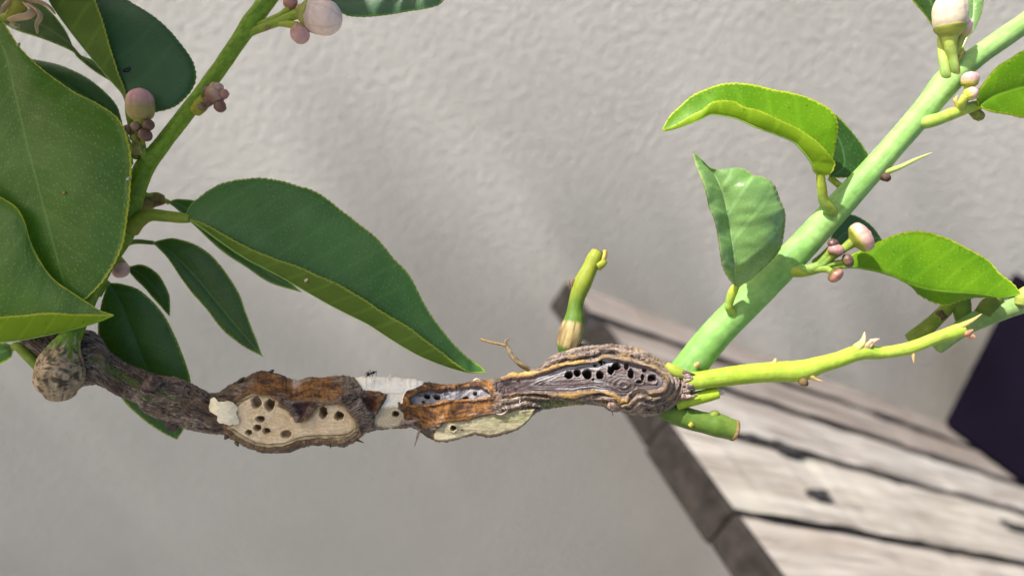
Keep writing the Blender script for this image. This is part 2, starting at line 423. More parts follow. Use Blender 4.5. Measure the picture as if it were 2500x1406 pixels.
# ---- weathered timber bench
HT = 0.22; PSI = math.radians(34.2)
D1 = np.array([math.cos(PSI), math.sin(PSI), 0]); D2 = np.array([-math.sin(PSI), math.cos(PSI), 0])
TZ = CAM[2] - HT
bench = empty("timber_bench", tuple(np.array([0, 0, 0]) + D1*0.8 + D2*0.42))
bench.rotation_euler = (0, 0, PSI)
tag(bench, "weathered grey timber bench of spaced boards against the wall, dark planter standing on it", "bench")
def wood_mat(name, seed, c0, c1, c2):
    mt, n, l, b = new_mat(name)
    tc = n.new("ShaderNodeTexCoord"); mp = n.new("ShaderNodeMapping"); l.new(tc.outputs["Object"], mp.inputs[0])
    mp.inputs["Location"].default_value = (seed*1.7, seed*0.9, seed)
    mp.inputs["Scale"].default_value = (1.0, 12.0, 8.0)
    g = noise(n, l, mp.outputs[0], 6, 6, 0.62, 0.8)
    c = mix(n, l, mapr(n, l, g, 0.36, 0.66), c0, c1)
    big = n.new("ShaderNodeMapping"); l.new(tc.outputs["Object"], big.inputs[0]); big.inputs["Location"].default_value = (seed, 3, 1)
    big.inputs["Scale"].default_value = (1, 2.2, 1)
    c = mix(n, l, mapr(n, l, noise(n, l, big.outputs[0], 7, 3), 0.5, 0.7, 0, 0.75), c, c2)
    # cracks and knots
    mk = n.new("ShaderNodeMapping"); l.new(tc.outputs["Object"], mk.inputs[0]); mk.inputs["Location"].default_value = (seed*2.3, seed, 0)
    mk.inputs["Scale"].default_value = (1, 22, 10)
    ck = mapr(n, l, noise(n, l, mk.outputs[0], 5, 4, 0.5, 1.2), 0.60, 0.70, 0, 0.75, True)
    c = mix(n, l, ck, c, (0.075, 0.06, 0.05))
    l.new(c, b.inputs["Base Color"]); b.inputs["Roughness"].default_value = 0.75; b.inputs["Specular IOR Level"].default_value = 0.25
    l.new(bump(n, l, math_(n, l, 'SUBTRACT', g, ck), 0.5, 0.004), b.inputs["Normal"])
    return mt
WM = [wood_mat("weathered_timber_%d" % k, k*3.1, a, bb, cc) for k, (a, bb, cc) in enumerate([
    ((0.15, 0.125, 0.11), (0.33, 0.295, 0.27), (0.22, 0.175, 0.15)),
    ((0.23, 0.20, 0.175), (0.46, 0.43, 0.40), (0.42, 0.41, 0.39)),
    ((0.27, 0.24, 0.205), (0.50, 0.465, 0.42), (0.46, 0.44, 0.37)),
    ((0.28, 0.245, 0.21), (0.50, 0.46, 0.415), (0.40, 0.335, 0.28))])]
mt, n, l, b = new_mat("end_grain_painted_shade")  # board ends near black: the shade on them is painted into the colour
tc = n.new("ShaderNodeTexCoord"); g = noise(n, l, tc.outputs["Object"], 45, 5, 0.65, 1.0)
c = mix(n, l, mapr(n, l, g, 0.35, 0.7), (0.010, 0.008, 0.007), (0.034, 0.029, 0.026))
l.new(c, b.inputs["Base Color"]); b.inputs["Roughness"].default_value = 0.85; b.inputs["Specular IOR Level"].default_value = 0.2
l.new(bump(n, l, g, 0.5, 0.003), b.inputs["Normal"]); M['end_shade'] = mt
def board(name, u0, u1, v0, v1, z0, z1, mat, parent, seed=0, bev=0.0036):
    """a sawn board in bench space with slightly worn, uneven edges"""
    nu = 40; us = np.linspace(u0, u1, nu)
    ring = []
    for u in us:
        w = lambda k: 0.0016*float(vnoise(u*22 + k*7.7, seed*3.3)) + 0.0008*float(vnoise(u*90 + k*3, seed))
        ring.append([(u, v0+w(0), z0+w(1)), (u, v1+w(2), z0+w(3)), (u, v1+w(4), z1+w(5)), (u, v0+w(6), z1+w(7))])
    v = np.array(ring).reshape(-1, 3)
    f = gridfaces(nu, 4, True).tolist(); f = [q[::-1] for q in f]; f.append([0, 1, 2, 3]); f.append([(nu-1)*4+q for q in (3, 2, 1, 0)])
    me = bpy.data.meshes.new(name)
    base = np.array([0.8, 0.42, 0]); me.from_pydata((v-base).tolist(), [], f); me.materials.append(mat); me.update()
    me.materials.append(M['end_shade']); me.polygons[len(f)-2].material_index = 1; me.polygons[len(f)-1].material_index = 1
    o = bpy.data.objects.new(name, me); scene.collection.objects.link(o); o.parent = parent
    md = o.modifiers.new("bevel", 'BEVEL'); md.width = bev; md.segments = 2; md.limit_method = 'ANGLE'; md.material = 1  # bevels take the same painted shade colour as the board ends
    return o
UE = 2.037*HT; TH = 0.155*HT; UR = 1.30
gp = 0.0022
vb = [(2.045*HT+0.005, 2.36*HT-gp), (2.36*HT+gp, 2.64*HT)]
board("board", UE-0.002, UR, vb[1][0], vb[1][1], TZ-TH*0.98, TZ, WM[0], bench, 1)
board("board", UE+0.012, UR, vb[0][0], vb[0][1], TZ-TH, TZ-0.001, WM[0], bench, 2)
board("board", UE+0.001, UR, 1.678*HT+gp, 2.01*HT, TZ-TH, TZ+0.001, WM[1], bench, 3)
board("board", UE-0.003, UR, 1.229*HT+0.0006, 1.678*HT-gp, TZ-TH*1.06, TZ, WM[2], bench, 4)
board("board", UE-0.0035, UR, 0.80*HT, 1.229*HT-0.0006, TZ-TH*0.97, TZ-0.001, WM[3], bench, 5)
board("board", UE-0.004, UR, 0.36*HT, 0.80*HT-0.006, TZ-TH, TZ, WM[1], bench, 6)
for uu in (UE+0.30, UR-0.10):
    board("bearer", uu, uu+0.07, 0.40*HT, 2.60*HT, TZ-TH-0.075, TZ-TH-0.0012, WM[0], bench, 7+uu)
    for vv in ((0.45*HT, 2.28*HT) if uu > 1 else (0.45*HT,)):
        board("leg", uu+0.004, uu+0.066, vv, vv+0.06, 0.0, TZ-TH-0.076, WM[0], bench, 9+uu+vv)

# dark knots in the boards: shallow black pits pressed into the top faces
def tablepoint(px, py, z=TZ):
    d = ((px-CX)/FPX)*R_ - ((py-CY)/FPX)*U_ + F_
    return CAM + d*((z-CAM[2])/d[2])
mt, n, l, b = new_mat("charred_knot"); b.inputs["Base Color"].default_value = (0.02, 0.018, 0.018, 1); b.inputs["Roughness"].default_value = 0.8
l.new(bump(n, l, noise(n, l, None, 300, 4), 0.6, 0.001), b.inputs["Normal"]); M['knot'] = mt
def knot(px, py, a, bb):
    c = tablepoint(px, py) + np.array([0, 0, 0.0042]); th = np.linspace(0, 2*math.pi, 28, endpoint=False)
    rr = 1 + 0.45*vnoise(np.cos(th)*1.5 + px, np.sin(th)*1.5) + 0.3*vnoise(np.cos(th)*4 + px, np.sin(th)*4)
    e = c + (np.cos(th)*a*rr)[:, None]*D1 + (np.sin(th)*bb*rr)[:, None]*D2
    inn = c + np.array([0, 0, 0.0006]) + (np.cos(th)*a*rr*0.6)[:, None]*D1 + (np.sin(th)*bb*rr*0.6)[:, None]*D2
    low = e*1.0 - np.array([0, 0, 0.008])
    v = np.vstack([low, e, inn, [c + np.array([0, 0, 0.0004])]])
    f = gridfaces(3, 28, True).tolist() + [[56+q, 56+(q+1) % 28, 84] for q in range(28)]
    v = (v - ROOTLOC[bench.name]) @ np.array([D1, D2, [0, 0, 1]]).T
    me = bpy.data.meshes.new("knot"); me.from_pydata(v.tolist(), [], f); me.materials.append(M['knot']); me.update()
    o = bpy.data.objects.new("knot", me); scene.collection.objects.link(o); o.parent = bench
knot(1905, 1098, 0.026, 0.0075); knot(1992, 1212, 0.016, 0.0058); knot(1842, 1076, 0.016, 0.0055); knot(2480, 1290, 0.03, 0.006); knot(2170, 1022, 0.03, 0.004)

# ---- dark planter on the bench
mt, n, l, b = new_mat("dark_purple_glaze")
tc = n.new("ShaderNodeTexCoord")
c = mix(n, l, mapr(n, l, noise(n, l, tc.outputs["Object"], 9, 4), 0.3, 0.7), (0.0028, 0.0016, 0.0065), (0.0045, 0.0026, 0.0095))
l.new(c, b.inputs["Base Color"]); b.inputs["Roughness"].default_value = 0.75; b.inputs["Specular IOR Level"].default_value = 0.06
l.new(bump(n, l, noise(n, l, tc.outputs["Object"], 150, 3), 0.2, 0.001), b.inputs["Normal"]); M['pot'] = mt
c0 = tablepoint(2300, 1036, TZ+0.001)
ey = (c0-CAM)*np.array([1, 1, 0]); ey /= np.linalg.norm(ey); ex = np.array([ey[1], -ey[0], 0])
pot = empty("planter", tuple(c0 + ex*0.13 + ey*0.055))
tag(pot, "dark purple square planter standing on the timber bench", "planter")
def rrect(w, d, r, k=6):
    o = []
    for cx, cy, a0 in ((w/2-r, d/2-r, 0), (-w/2+r, d/2-r, 90), (-w/2+r, -d/2+r, 180), (w/2-r, -d/2+r, 270)):
        for q in range(k+1):
            a = math.radians(a0 + 90*q/k); o.append((cx + r*math.cos(a), cy + r*math.sin(a)))
    return np.array(o)
def pot_loft(name, secs, close=True):
    v = []
    for w, d, z in secs:
        q = rrect(w, d, 0.014)
        v.append(c0 + (q[:, :1]+0.13)*ex + (q[:, 1:]+0.055)*ey + np.array([0, 0, 1])*z)
    nn = len(v[0]); v = np.vstack(v)
    f = gridfaces(len(secs), nn, True).tolist()
    if close: f.append(list(range(nn))[::-1]); f.append([(len(secs)-1)*nn+k for k in range(nn)])
    return mesh(name, v, f, M['pot'], pot, smooth=False)
pot_loft("body", [(0.248, 0.098, 0), (0.260, 0.110, 0.006), (0.376, 0.140, 0.24), (0.350, 0.114, 0.24), (0.330, 0.104, 0.20)])
pot_loft("rim", [(0.374, 0.138, 0.222), (0.388, 0.152, 0.224), (0.392, 0.156, 0.246), (0.352, 0.116, 0.246), (0.350, 0.114, 0.222)])
mt, n, l, b = new_mat("potting_soil"); b.inputs["Base Color"].default_value = (0.03, 0.022, 0.016, 1); b.inputs["Roughness"].default_value = 0.95
l.new(bump(n, l, noise(n, l, None, 200, 5), 0.8, 0.004), b.inputs["Normal"])
so = pot_loft("soil", [(0.326, 0.098, 0.196), (0.336, 0.104, 0.215)]); so.data.materials.clear(); so.data.materials.append(mt)

# ================================================================== GALL-SWOLLEN BRANCH
def q4(p): return [(480 + x/5.208, 860 + y/5.208) for x, y in p]
def q5(p): return [(840 + x/5.208, 860 + y/5.208) for x, y in p]
def q6(p): return [(1260 + x/4.464, 800 + y/4.464) for x, y in p]
TOP = [(0,700),(60,740),(120,770),(199,805),(228,809),(242,819),(267,856),(299,882),(341,898),(384,915),(427,920),(455,930),(484,945),
 (512,960),(534,958),(557,941),(588,927),(614,912),(634,904),(662,907),(691,916),(710,925),(728,930),(753,920),(787,921),(816,918),(837,916),
 (854,920),(866,922),(886,917),(926,920),(974,921),(1013,925),(1036,931),(1057,934),(1090,939),(1128,935),(1166,927),(1195,925),(1224,920),
 (1262,912),(1297,902),(1323,892),(1345,869),(1368,856),(1399,841),(1424,839),(1450,843),(1495,840),(1540,845),(1574,856),(1603,874),
 (1627,890),(1645,903),(1663,906),(1677,903),(1688,914),(1697,934),(1700,943)]
BOT = [(0,790),(60,842),(90,868),(150,920),(196,943),(233,937),(256,947),(284,964),(313,976),(336,984),(350,1007),(384,1021),(404,1026),
 (412,1038),(432,1041),(469,1050),(512,1058),(549,1061),(557,1067),(580,1081),(603,1092),(626,1100),(647,1106),(672,1105),(710,1103),
 (735,1094),(758,1087),(787,1085),(816,1088),(841,1091),(856,1085),(872,1073),(893,1056),(917,1049),(946,1046),(974,1044),(1003,1042),
 (1019,1048),(1040,1064),(1063,1077),(1090,1078),(1128,1069),(1157,1061),(1174,1062),(1186,1068),(1205,1065),(1234,1059),(1262,1050),
 (1285,1033),(1307,1007),(1327,997),(1372,993),(1406,987),(1439,987),(1462,990),(1480,997),(1497,1003),(1518,1003),(1540,1011),
 (1574,1016),(1607,1014),(1636,997),(1656,986),(1670,972),(1686,961),(1695,950),(1700,943)]
TOP, BOT = np.array(TOP, float), np.array(BOT, float)
WHITE1 = q4([(430,950),(520,850),(505,700),(600,620),(720,565),(900,580),(1010,640),(1015,700),(1130,740),(1200,820),(1260,900),(1350,905),(1440,870),
 (1500,800),(1560,720),(1650,680),(1780,680),(1880,740),(1960,820),(2000,900),(1990,980),(1930,1030),(1800,1050),(1600,1050),(1400,1060),
 (1250,1100),(1100,1150),(900,1165),(750,1140),(600,1060),(500,1000)])
WHITE2 = q5([(130,318),(240,284),(450,308),(700,316),(900,332),(1018,372),(980,420),(900,450),(780,490),(750,560),(740,640),(700,660),(690,700),
 (740,760),(755,850),(700,920),(600,955),(520,945),(400,900),(395,840),(480,700),(540,600),(560,530),(450,490),(330,478),(240,480),(190,400)])
WHITE3 = q5([(1150,1105),(1160,1000),(1280,905),(1400,890),(1550,880),(1700,830),(1850,800),(2000,790),(2200,740),(2425,728),(2415,775),(2330,885),
 (2200,980),(2050,1022),(1900,1055),(1830,1066),(1740,1035),(1650,1030),(1500,1078),(1300,1122),(1200,1124)])
SLOT = q5([(820,575),(940,520),(1050,492),(1200,485),(1450,450),(1700,435),(1820,480),(1885,570),(1700,592),(1500,602),(1300,612),(1150,650),(1000,662),(860,672)])
WOOD2 = q5([(1945,490),(1950,392),(2200,350)]) + q6([(0,580),(150,560),(300,515),(450,450),(550,410),(700,385),(860,370),(950,340),(1080,335),(1250,370),
 (1400,420),(1500,470),(1580,540),(1610,590),(1590,640),(1540,670),(1450,680),(1350,665),(1280,685),(1240,725),(1200,762),(1150,765),(1080,710),(1000,682),
 (850,672),(600,692),(400,692),(200,692),(0,706)]) + q5([(2050,545)])
ORANGE = [q4([(560,560),(620,480),(760,400),(720,330),(800,235),(1000,260),(1180,330),(1270,370),(1430,320),(1700,320),(1850,420),(1850,540),(1700,590),
 (1400,610),(1200,620),(1150,560),(900,560),(700,520)]),
 q5([(770,500),(900,460),(1030,370),(1300,400),(1600,370),(1830,335),(1900,420),(1930,540),(1990,620),(1850,690),(1900,780),(1700,830),(1500,870),
 (1250,880),(1000,920),(820,820),(760,760),(760,640)]),
 q5([(300,480),(570,500),(520,560),(420,640),(380,740),(330,640)])]
NOTCH = q4([(1190,640),(1330,615),(1480,625),(1430,720),(1360,870),(1310,850),(1260,760)])
CLEFT = q5([(200,560),(300,540),(420,600),(440,680),(400,790),(330,800),(260,700)])
LIPDARK = q6([(840,260),(960,225),(1060,250),(1090,290),(1000,290),(900,275)])
def hset(f, L, s): return [(*f([(a, b)])[0], c/s, d/s, dep) for a, b, c, d, dep in L]
HOLES = (hset(q4, [(760,640,62,78,.75),(930,670,60,76,1.3),(815,850,56,42,1.5),(775,960,46,42,1.2),(890,1000,48,42,1.3),(665,1020,42,42,1.1),
   (1140,1040,66,52,.55),(1610,770,52,78,1.6),(1810,810,60,56,1.5),(1730,700,0.1,0.1,0)], 5.208)
 + hset(q5, [(655,785,42,38,1.7),(1390,965,36,36,2.0),(1050,550,42,36,1.6),(1180,552,48,42,1.5),(1300,505,34,13,1.4),(1660,510,30,30,1.8),
   (1545,575,36,26,1.6),(1000,630,24,14,1.2),(1500,985,16,12,1.0),(700,650,18,20,.9),(2180,465,10,10,1.5)], 5.208)
 + hset(q6, [(575,515,43,43,2.2),(668,490,38,42,2.2),(780,505,50,54,2.2),(915,515,42,42,2.0),(1035,465,36,42,2.2),(1090,420,46,42,2.2),(925,370,22,24,1.8),
   (860,410,17,17,1.8),(930,402,13,12,1.6),(965,380,13,12,1.6),(1255,500,33,52,2.0),(1380,540,20,36,1.8),(1485,555,46,46,1.8),(1205,420,26,40,1.2),
   (1400,465,26,20,1.2),(1345,590,38,22,1.0),(840,565,13,13,1.6),(1530,620,12,10,1.2)], 4.464))
KNOT = (*q6([(1170, 622)])[0], 45/4.464, 30/4.464)

def sdf(poly, X, Y):
    """signed distance to a polygon, positive inside"""
    p = np.array(poly); d = np.full(X.shape, 1e9); ins = np.zeros(X.shape, bool)
    for i in range(len(p)):
        a, b = p[i], p[(i+1) % len(p)]; e = b - a
        wx, wy = X-a[0], Y-a[1]
        t = np.clip((wx*e[0] + wy*e[1])/(e@e + 1e-9), 0, 1)
        d = np.minimum(d, (wx-e[0]*t)**2 + (wy-e[1]*t)**2)
        c = ((a[1] <= Y) != (b[1] <= Y)) & (X < a[0] + (Y-a[1])/(e[1] if abs(e[1]) > 1e-9 else 1e-9)*e[0])
        ins ^= c
    return np.where(ins, 1, -1)*np.sqrt(d)

def build_gall():
    xs = np.arange(2, 1700.1, 1.55); nx = len(xs)
    top = np.interp(xs, TOP[:, 0], TOP[:, 1]); bot = np.interp(xs, BOT[:, 0], BOT[:, 1])
    ker = np.ones(5)/5
    top[2:-2] = np.convolve(top, ker, 'valid'); bot[2:-2] = np.convolve(bot, ker, 'valid')
    fr = sst(1700, 1660, xs)
    top += (1.6*fbm(xs/9.0, 1.5, 0, 4) + 1.2*vnoise(xs/4.0, 7.7))*fr; bot += (1.8*fbm(xs/9.0, 8.5, 0, 4) + 1.2*vnoise(xs/4.0, 3.1))*fr
    mid, hh = (top+bot)/2, np.maximum((bot-top)/2, 0.4)
    k = np.ones(41)/41
    hs = np.convolve(np.pad(hh, 20, mode='edge'), k, 'valid')
    Rz = np.minimum(np.where(xs > 1640, hh, hs)*0.86, 95)
    nt, nbk = 168, 40
    lin = np.linspace(-1, 1, nt); tf = 0.72*lin + 0.28*np.sin(lin*math.pi/2)
    T = tf[:, None]*np.ones(nx); X = np.ones((nt, 1))*xs
    Y = mid + T*hh; V = T*hh
    pz = 2.3
    base = -Rz*np.power(np.maximum(1-np.abs(T)**pz, 0), 1/pz)
    # warp the coordinates a little so edges are ragged rather than ruled
    WX = X + 2.2*fbm(X/14, Y/14, 1.7, 3); WY = Y + 2.2*fbm(X/14, Y/14, 9.2, 3)
    s1, s2, s3 = sdf(WHITE1, WX, WY), sdf(WHITE2, WX, WY), sdf(WHITE3, WX, WY)
    ss, sw = sdf(SLOT, WX, WY), sdf(WOOD2, WX, WY)
    so = np.maximum.reduce([sdf(o, X + 9*fbm(X/22, Y/22, 4, 3), Y + 7*fbm(X/22, Y/22, 6, 3)) for o in ORANGE])
    sn, sc, sl = sdf(NOTCH, WX, WY), sdf(CLEFT, WX, WY), sdf(LIPDARK, WX, WY)
    H = np.zeros_like(X)
    # --- depth of the shaved faces
    z = base.copy()
    def flatten(z, s, plane, lo, hi):
        w = sst(lo, hi, s); return z*(1-w) + plane*w
    z = flatten(z, s1, -62 + 0.05*(X-700) + 0.10*(Y-1010), -16, 3)
    z = flatten(z, s3, -52 + 0.16*(Y-1040) , -8, 3)
    z = flatten(z, s2, np.where(Y < 960, base*0.9 - 3, -46 + 0.0*X), -6, 3)
    z = flatten(z, sw, -58 + 0.22*np.abs(Y-930) - 0.02*(X-1450), -22, 4)
    z = flatten(z, ss, base*0.93, -3, 2)
    RW = 9 + 4.5*fbm(X/28, Y/28, 12, 3) + 5*sst(1035, 1060, Y)*sst(790, 830, X)
    zone_w1, zone_w2, zone_w3 = s1 > -RW, s2 > -1.5, s3 > -3
    zone_slot, zone_wd = ss > 0, sw > -1
    CW = np.clip(7.5 + 9*fbm(X/34, Y/34, 2, 3), 3.0, 13)
    call = (sw <= -1) & (sw > -CW) & (X > 1222 + 14*fbm(Y/6, 3.3, 1, 2))
    call &= ~((s3 > -3))
    # --- bark texture, running lengthwise
    fl = sst(1190, 1330, X)
    flow = (V + 7*fbm(X/46, V/26, 2.0, 3))*(1-fl) + (sw*1.15 + 5*fbm(X/50, Y/30, 2.0, 3))*fl
    w1 = fbm(X/34, flow/5.2, 0.3, 4)
    w2 = fbm(X/15 + 40, flow/3.0, 5.3, 4)
    ridge = 1 - np.abs(w1)*2.4
    fine = 1 - np.abs(w2)*2.2
    big = fbm(X/55, Y/40, 3.3, 3)
    wood = zone_w1 | zone_w2 | zone_w3 | zone_slot | zone_wd
    orange = sst(-9, 8, so + 4*w2)*(1 - np.clip(np.where(wood, 1, 0), 0, 1))
    g1 = np.exp(-(w1/0.055)**2); g2 = np.exp(-(w2/0.075)**2)
    barkh = 4.0*ridge + 2.4*fine + 5*big - 3.0*g1
    orh = 2.5*fbm(X/7, V/20, 2.2, 4) + 2.2*fbm(X/28, V/9, 8.2, 4) + 4*fbm(X/40, Y/30, 1.1, 3)
    lips = np.where(X > 1225, np.exp(-np.maximum(-sw-12, 0)/40), 0)
    lay = np.sin(-sw*0.42 + 3.0*fbm(X/50, Y/50, 7, 3))*lips
    bh = barkh*(1-orange) + orh*orange + 4.5*lay
    fadeend = np.clip((1-np.abs(T))*5, 0.25, 1)
    H = np.where(wood, 0, bh*fadeend)
    # callus rim: a smooth proud roll
    H = np.where(call, 3 + 8.5*np.sqrt(np.clip(1-((sw+CW*0.55)/(CW*0.6))**2, 0, 1)) + 0.9*w2, H)
    H = H + 5*np.exp(-((s1+RW)/5)**2)*(~zone_w1)
    H = H - 3.2*np.exp(-((s1+1)/1.6)**2) - 2.2*np.exp(-((s1+RW)/1.5)**2) + np.where(zone_w1 & (s1 < -1), 2.4*np.sin(s1*0.9)+2*w2, 0)
    # slot is sunk under the orange bark, with an overhanging upper lip
    H = H - 9*sst(-0.5, 2.5, ss) + 4.5*np.exp(-((ss+4)/3.5)**2)*(~zone_slot)
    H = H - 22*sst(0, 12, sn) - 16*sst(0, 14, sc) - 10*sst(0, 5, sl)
    # lengthwise fibres in the dead wood, saw and knife marks in the pale wood
    fib = fbm(X/60, flow/1.9 + 0.25*sw, 1.0, 4)
    swirl = np.hypot((X-KNOT[0])/1.5, Y-KNOT[1])
    fibk = np.sin(swirl*0.85 + 1.5*fbm(X/12, Y/12, 0, 2))*np.exp(-(swirl/26)**2)
    H = H + np.where(zone_wd | zone_slot, 2.2*fib + 0.8*fbm(X/8, Y/3, 2, 3) + 1.0*fibk, 0)
    ringn = fbm(X/26 + 0.04*s1, Y/16, 2.7, 4)
    cutn = fbm(X/18, Y/9, 1.9, 4)
    H = H + np.where(zone_w1 | zone_w2 | zone_w3, 1.5*ringn + 1.3*cutn, 0)
    kd = np.hypot((X-KNOT[0])/KNOT[2], (Y-KNOT[1])/KNOT[3])
    H = H + 3.5*np.exp(-((kd-1)/0.22)**2) - 2.5*(kd < 0.8)
    pit = np.zeros_like(X)
    for hx, hy, ra, rb, dep in HOLES:
        if dep == 0: continue
        sel = (np.abs(X-hx) < ra*2+4) & (np.abs(Y-hy) < rb*2+4)
        if not sel.any(): continue
        an = np.arctan2(Y[sel]-hy, X[sel]-hx)
        rad = np.hypot((X[sel]-hx)/ra, (Y[sel]-hy)/rb) * (1 + 0.13*vnoise(np.cos(an)*1.7 + hx, np.sin(an)*1.7 + hy) + 0.05*vnoise(np.cos(an)*5 + hx, np.sin(an)*5))
        d = sst(1.12, 0.80, rad); off = np.clip(((Y[sel]-hy)/rb)*0.35 + 1, 0.6, 1.2)
        H[sel] -= d*min(ra, rb)*dep*1.8*off
        H[sel] += 1.6*np.exp(-((rad-1.25)/0.2)**2)
        pit[sel] = np.maximum(pit[sel], d)
    # ---------------- colours (pigment only)
    lt = sst(1180, 1420, X)
    wr = np.clip(0.5 + 0.75*w1 + 0.55*w2 + 0.3*big, 0, 1)
    c = mixc((0.024, 0.017, 0.013), (0.140, 0.100, 0.078), wr)
    c = mixc(c, (0.27, 0.22, 0.185), sst(0.35, 0.75, fine*0.5 + 0.55*big + 0.1)*0.55)
    c = mixc(c, (0.37, 0.30, 0.245), g2*sst(-0.3, 0.35, big)*0.75); c = mixc(c, (0.012, 0.009, 0.008), g1*0.85)
    c = mixc(c, (0.19, 0.125, 0.07), sst(0.1, 0.5, fbm(X/30, Y/18, 91, 3))*0.4)
    cr = mixc((0.050, 0.034, 0.028), (0.27, 0.205, 0.165), np.clip(0.5 + 0.85*w1 + 0.5*w2 + 0.45*lay, 0, 1))
    cr = mixc(cr, (0.30, 0.20, 0.085), sst(0.15, 0.55, fbm(X/40, Y/14, 11, 3))*0.7)
    cr = mixc(cr, (0.42, 0.35, 0.30), g2*0.55); cr = mixc(cr, (0.035, 0.022, 0.02), g1*0.8)
    c = c*(1-lt[..., None]) + cr*lt[..., None]
    # living green showing between the cracks on the younger bark, and under the right-hand swelling
    gmask = sst(0.08, 0.25, fbm(X/45, V/10 + 2, 14, 3))*sst(210, 280, X)*sst(470, 400, X)*sst(-0.55, -0.2, T)*sst(0.5, 0.15, T)
    gline = np.exp(-((Y - (870 + (X-215)*0.56))/9)**2)*sst(205, 225, X)*sst(352, 338, X)*(0.55 + 0.8*fbm(X/10, Y/7, 3, 3))
    c = mixc(c, (0.065, 0.12, 0.018), np.clip(np.maximum(gmask*0.55, gline), 0, 1)*0.85)
    gr2 = np.exp(-((Y-(986 - 0.02*(X-1350)))/9)**2)*sst(1290, 1340, X)*sst(1450, 1400, X)*(0.5 + fbm(X/16, Y/5, 1, 3))
    c = mixc(c, (0.10, 0.15, 0.035), np.clip(gr2, 0, 0.8))
    oc = mixc((0.060, 0.030, 0.015), (0.29, 0.130, 0.036), np.clip(0.52 + 1.0*fbm(X/24, V/13, 21, 4) + 0.35*fbm(X/5, V/18, 4, 3), 0, 1))
    oc = mixc(oc, (0.055, 0.030, 0.022), sst(0.05, 0.5, fbm(X/20, V/6, 31, 4))*0.9); oc = mixc(oc, (0.035, 0.016, 0.010), np.exp(-(fbm(X/6, V/16, 33, 3)/0.06)**2)*0.6)
    oc = mixc(oc, (0.50, 0.36, 0.26), sst(0.34, 0.6, fbm(X/22, V/7, 44, 4))*0.35)
    c = mixc(c, oc, orange)
    c = mixc(c, (0.60, 0.47, 0.40), np.exp(-((X-722)/9)**2)*sst(955, 935, Y)*sst(0.0, 0.3, fbm(X/5, Y/9, 2, 3) + 0.1)*0.8)
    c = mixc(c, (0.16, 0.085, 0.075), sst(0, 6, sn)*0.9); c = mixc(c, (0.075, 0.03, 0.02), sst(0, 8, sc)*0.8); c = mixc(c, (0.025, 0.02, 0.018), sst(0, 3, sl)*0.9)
    # pale knife-cut wood
    cream = mixc((0.66, 0.48, 0.285), (0.80, 0.66, 0.455), np.clip(0.5 + 0.8*ringn + 0.5*cutn, 0, 1))
    cream = mixc(cream, (0.52, 0.39, 0.20), sst(0.2, 0.55, fbm(X/13, Y/9, 71, 4))*0.55)
    cream = mixc(cream, (0.50, 0.38, 0.22), sst(0.25, 0.95, np.sin(s1*0.75 + 5*fbm(X/30, Y/20, 15, 3)))*0.35)
    cream = mixc(cream, (0.36, 0.25, 0.13), np.exp(-(fbm(X/30, Y/7, 75, 4)/0.035)**2)*0.35)
    rim = sst(1, -2.5, s1 + 1.2*fbm(X/6, Y/6, 3, 3))
    gg = mixc((0.25, 0.185, 0.105), (0.46, 0.385, 0.245), np.clip(0.5 + w2 + 0.6*cutn, 0, 1))
    gg = mixc(gg, (0.26, 0.18, 0.085), np.exp(-((s1+RW-1.5)/2.0)**2)*0.8); gg = mixc(gg, (0.20, 0.125, 0.07), np.exp(-((s1+1)/1.1)**2)*0.75)
    c = np.where(zone_w1[..., None], mixc(cream, gg, rim), c)
    c = np.where(((s1 <= -RW) & (s1 > -RW-4))[..., None], mixc(c, (0.22, 0.115, 0.05), np.full_like(X, 0.6)), c)
    wht = mixc((0.82, 0.76, 0.64), (0.90, 0.87, 0.79), np.clip(0.5 + ringn + 0.5*cutn, 0, 1))
    low = sst(985, 1000, Y + 4*fbm(X/8, Y/8, 5, 3)); bei = mixc((0.42, 0.35, 0.235), (0.60, 0.53, 0.40), np.clip(0.5 + ringn + 0.9*w2, 0, 1))
    hx, hy = q5([(655, 785)])[0]; bei = mixc(bei, (0.40, 0.36, 0.25), 0.5 + 0.5*np.sin(np.hypot(X-hx, Y-hy)*0.9))*1.0
    bei = mixc((0.45, 0.38, 0.26), bei, np.full_like(X, 0.65))
    c = np.where(zone_w2[..., None], mixc(wht, bei, low), c)
    gw = mixc((0.40, 0.34, 0.20), (0.60, 0.53, 0.36), np.clip(0.5 + 0.9*fbm(X/9, Y/5, 8, 4) + 0.4*ringn, 0, 1))
    gw = mixc(gw, (0.30, 0.33, 0.12), np.exp(-((Y-(1035-(X-1150)*0.14))/14)**2)*sst(1150, 1230, X)*(0.45 + 0.7*fbm(X/15, Y/6, 9, 3)))
    gw = mixc(gw, (0.22, 0.13, 0.05), sst(1.5, -1.5, s3 + fbm(X/5, Y/5, 5, 3))*0.9)
    c = np.where(zone_w3[..., None], gw, c)
    # silvery dead wood
    st = np.clip(0.45 + 1.35*fib + 0.35*fbm(X/25, Y/12, 3, 3), 0, 1)
    dw = mixc((0.17, 0.125, 0.12), (0.44, 0.40, 0.405), st)
    dw = mixc(dw, (0.85, 0.83, 0.84), sst(0.60, 0.9, st)*0.75)
    dw = mixc(dw, (0.20, 0.12, 0.11), sst(-0.1, 0.4, fbm(X/70, flow/9, 88, 3) + 0.5*sst(915, 945, Y)*sst(1600, 1480, X))*0.75)
    dw = mixc(dw, (0.26, 0.21, 0.20), np.exp(-(swirl/30)**2)*0.7)
    dw = mixc(dw, (0.10, 0.075, 0.07), np.clip(-fibk, 0, 1)*0.6); dw = mixc(dw, (0.66, 0.53, 0.42), (kd < 0.8)*0.8)
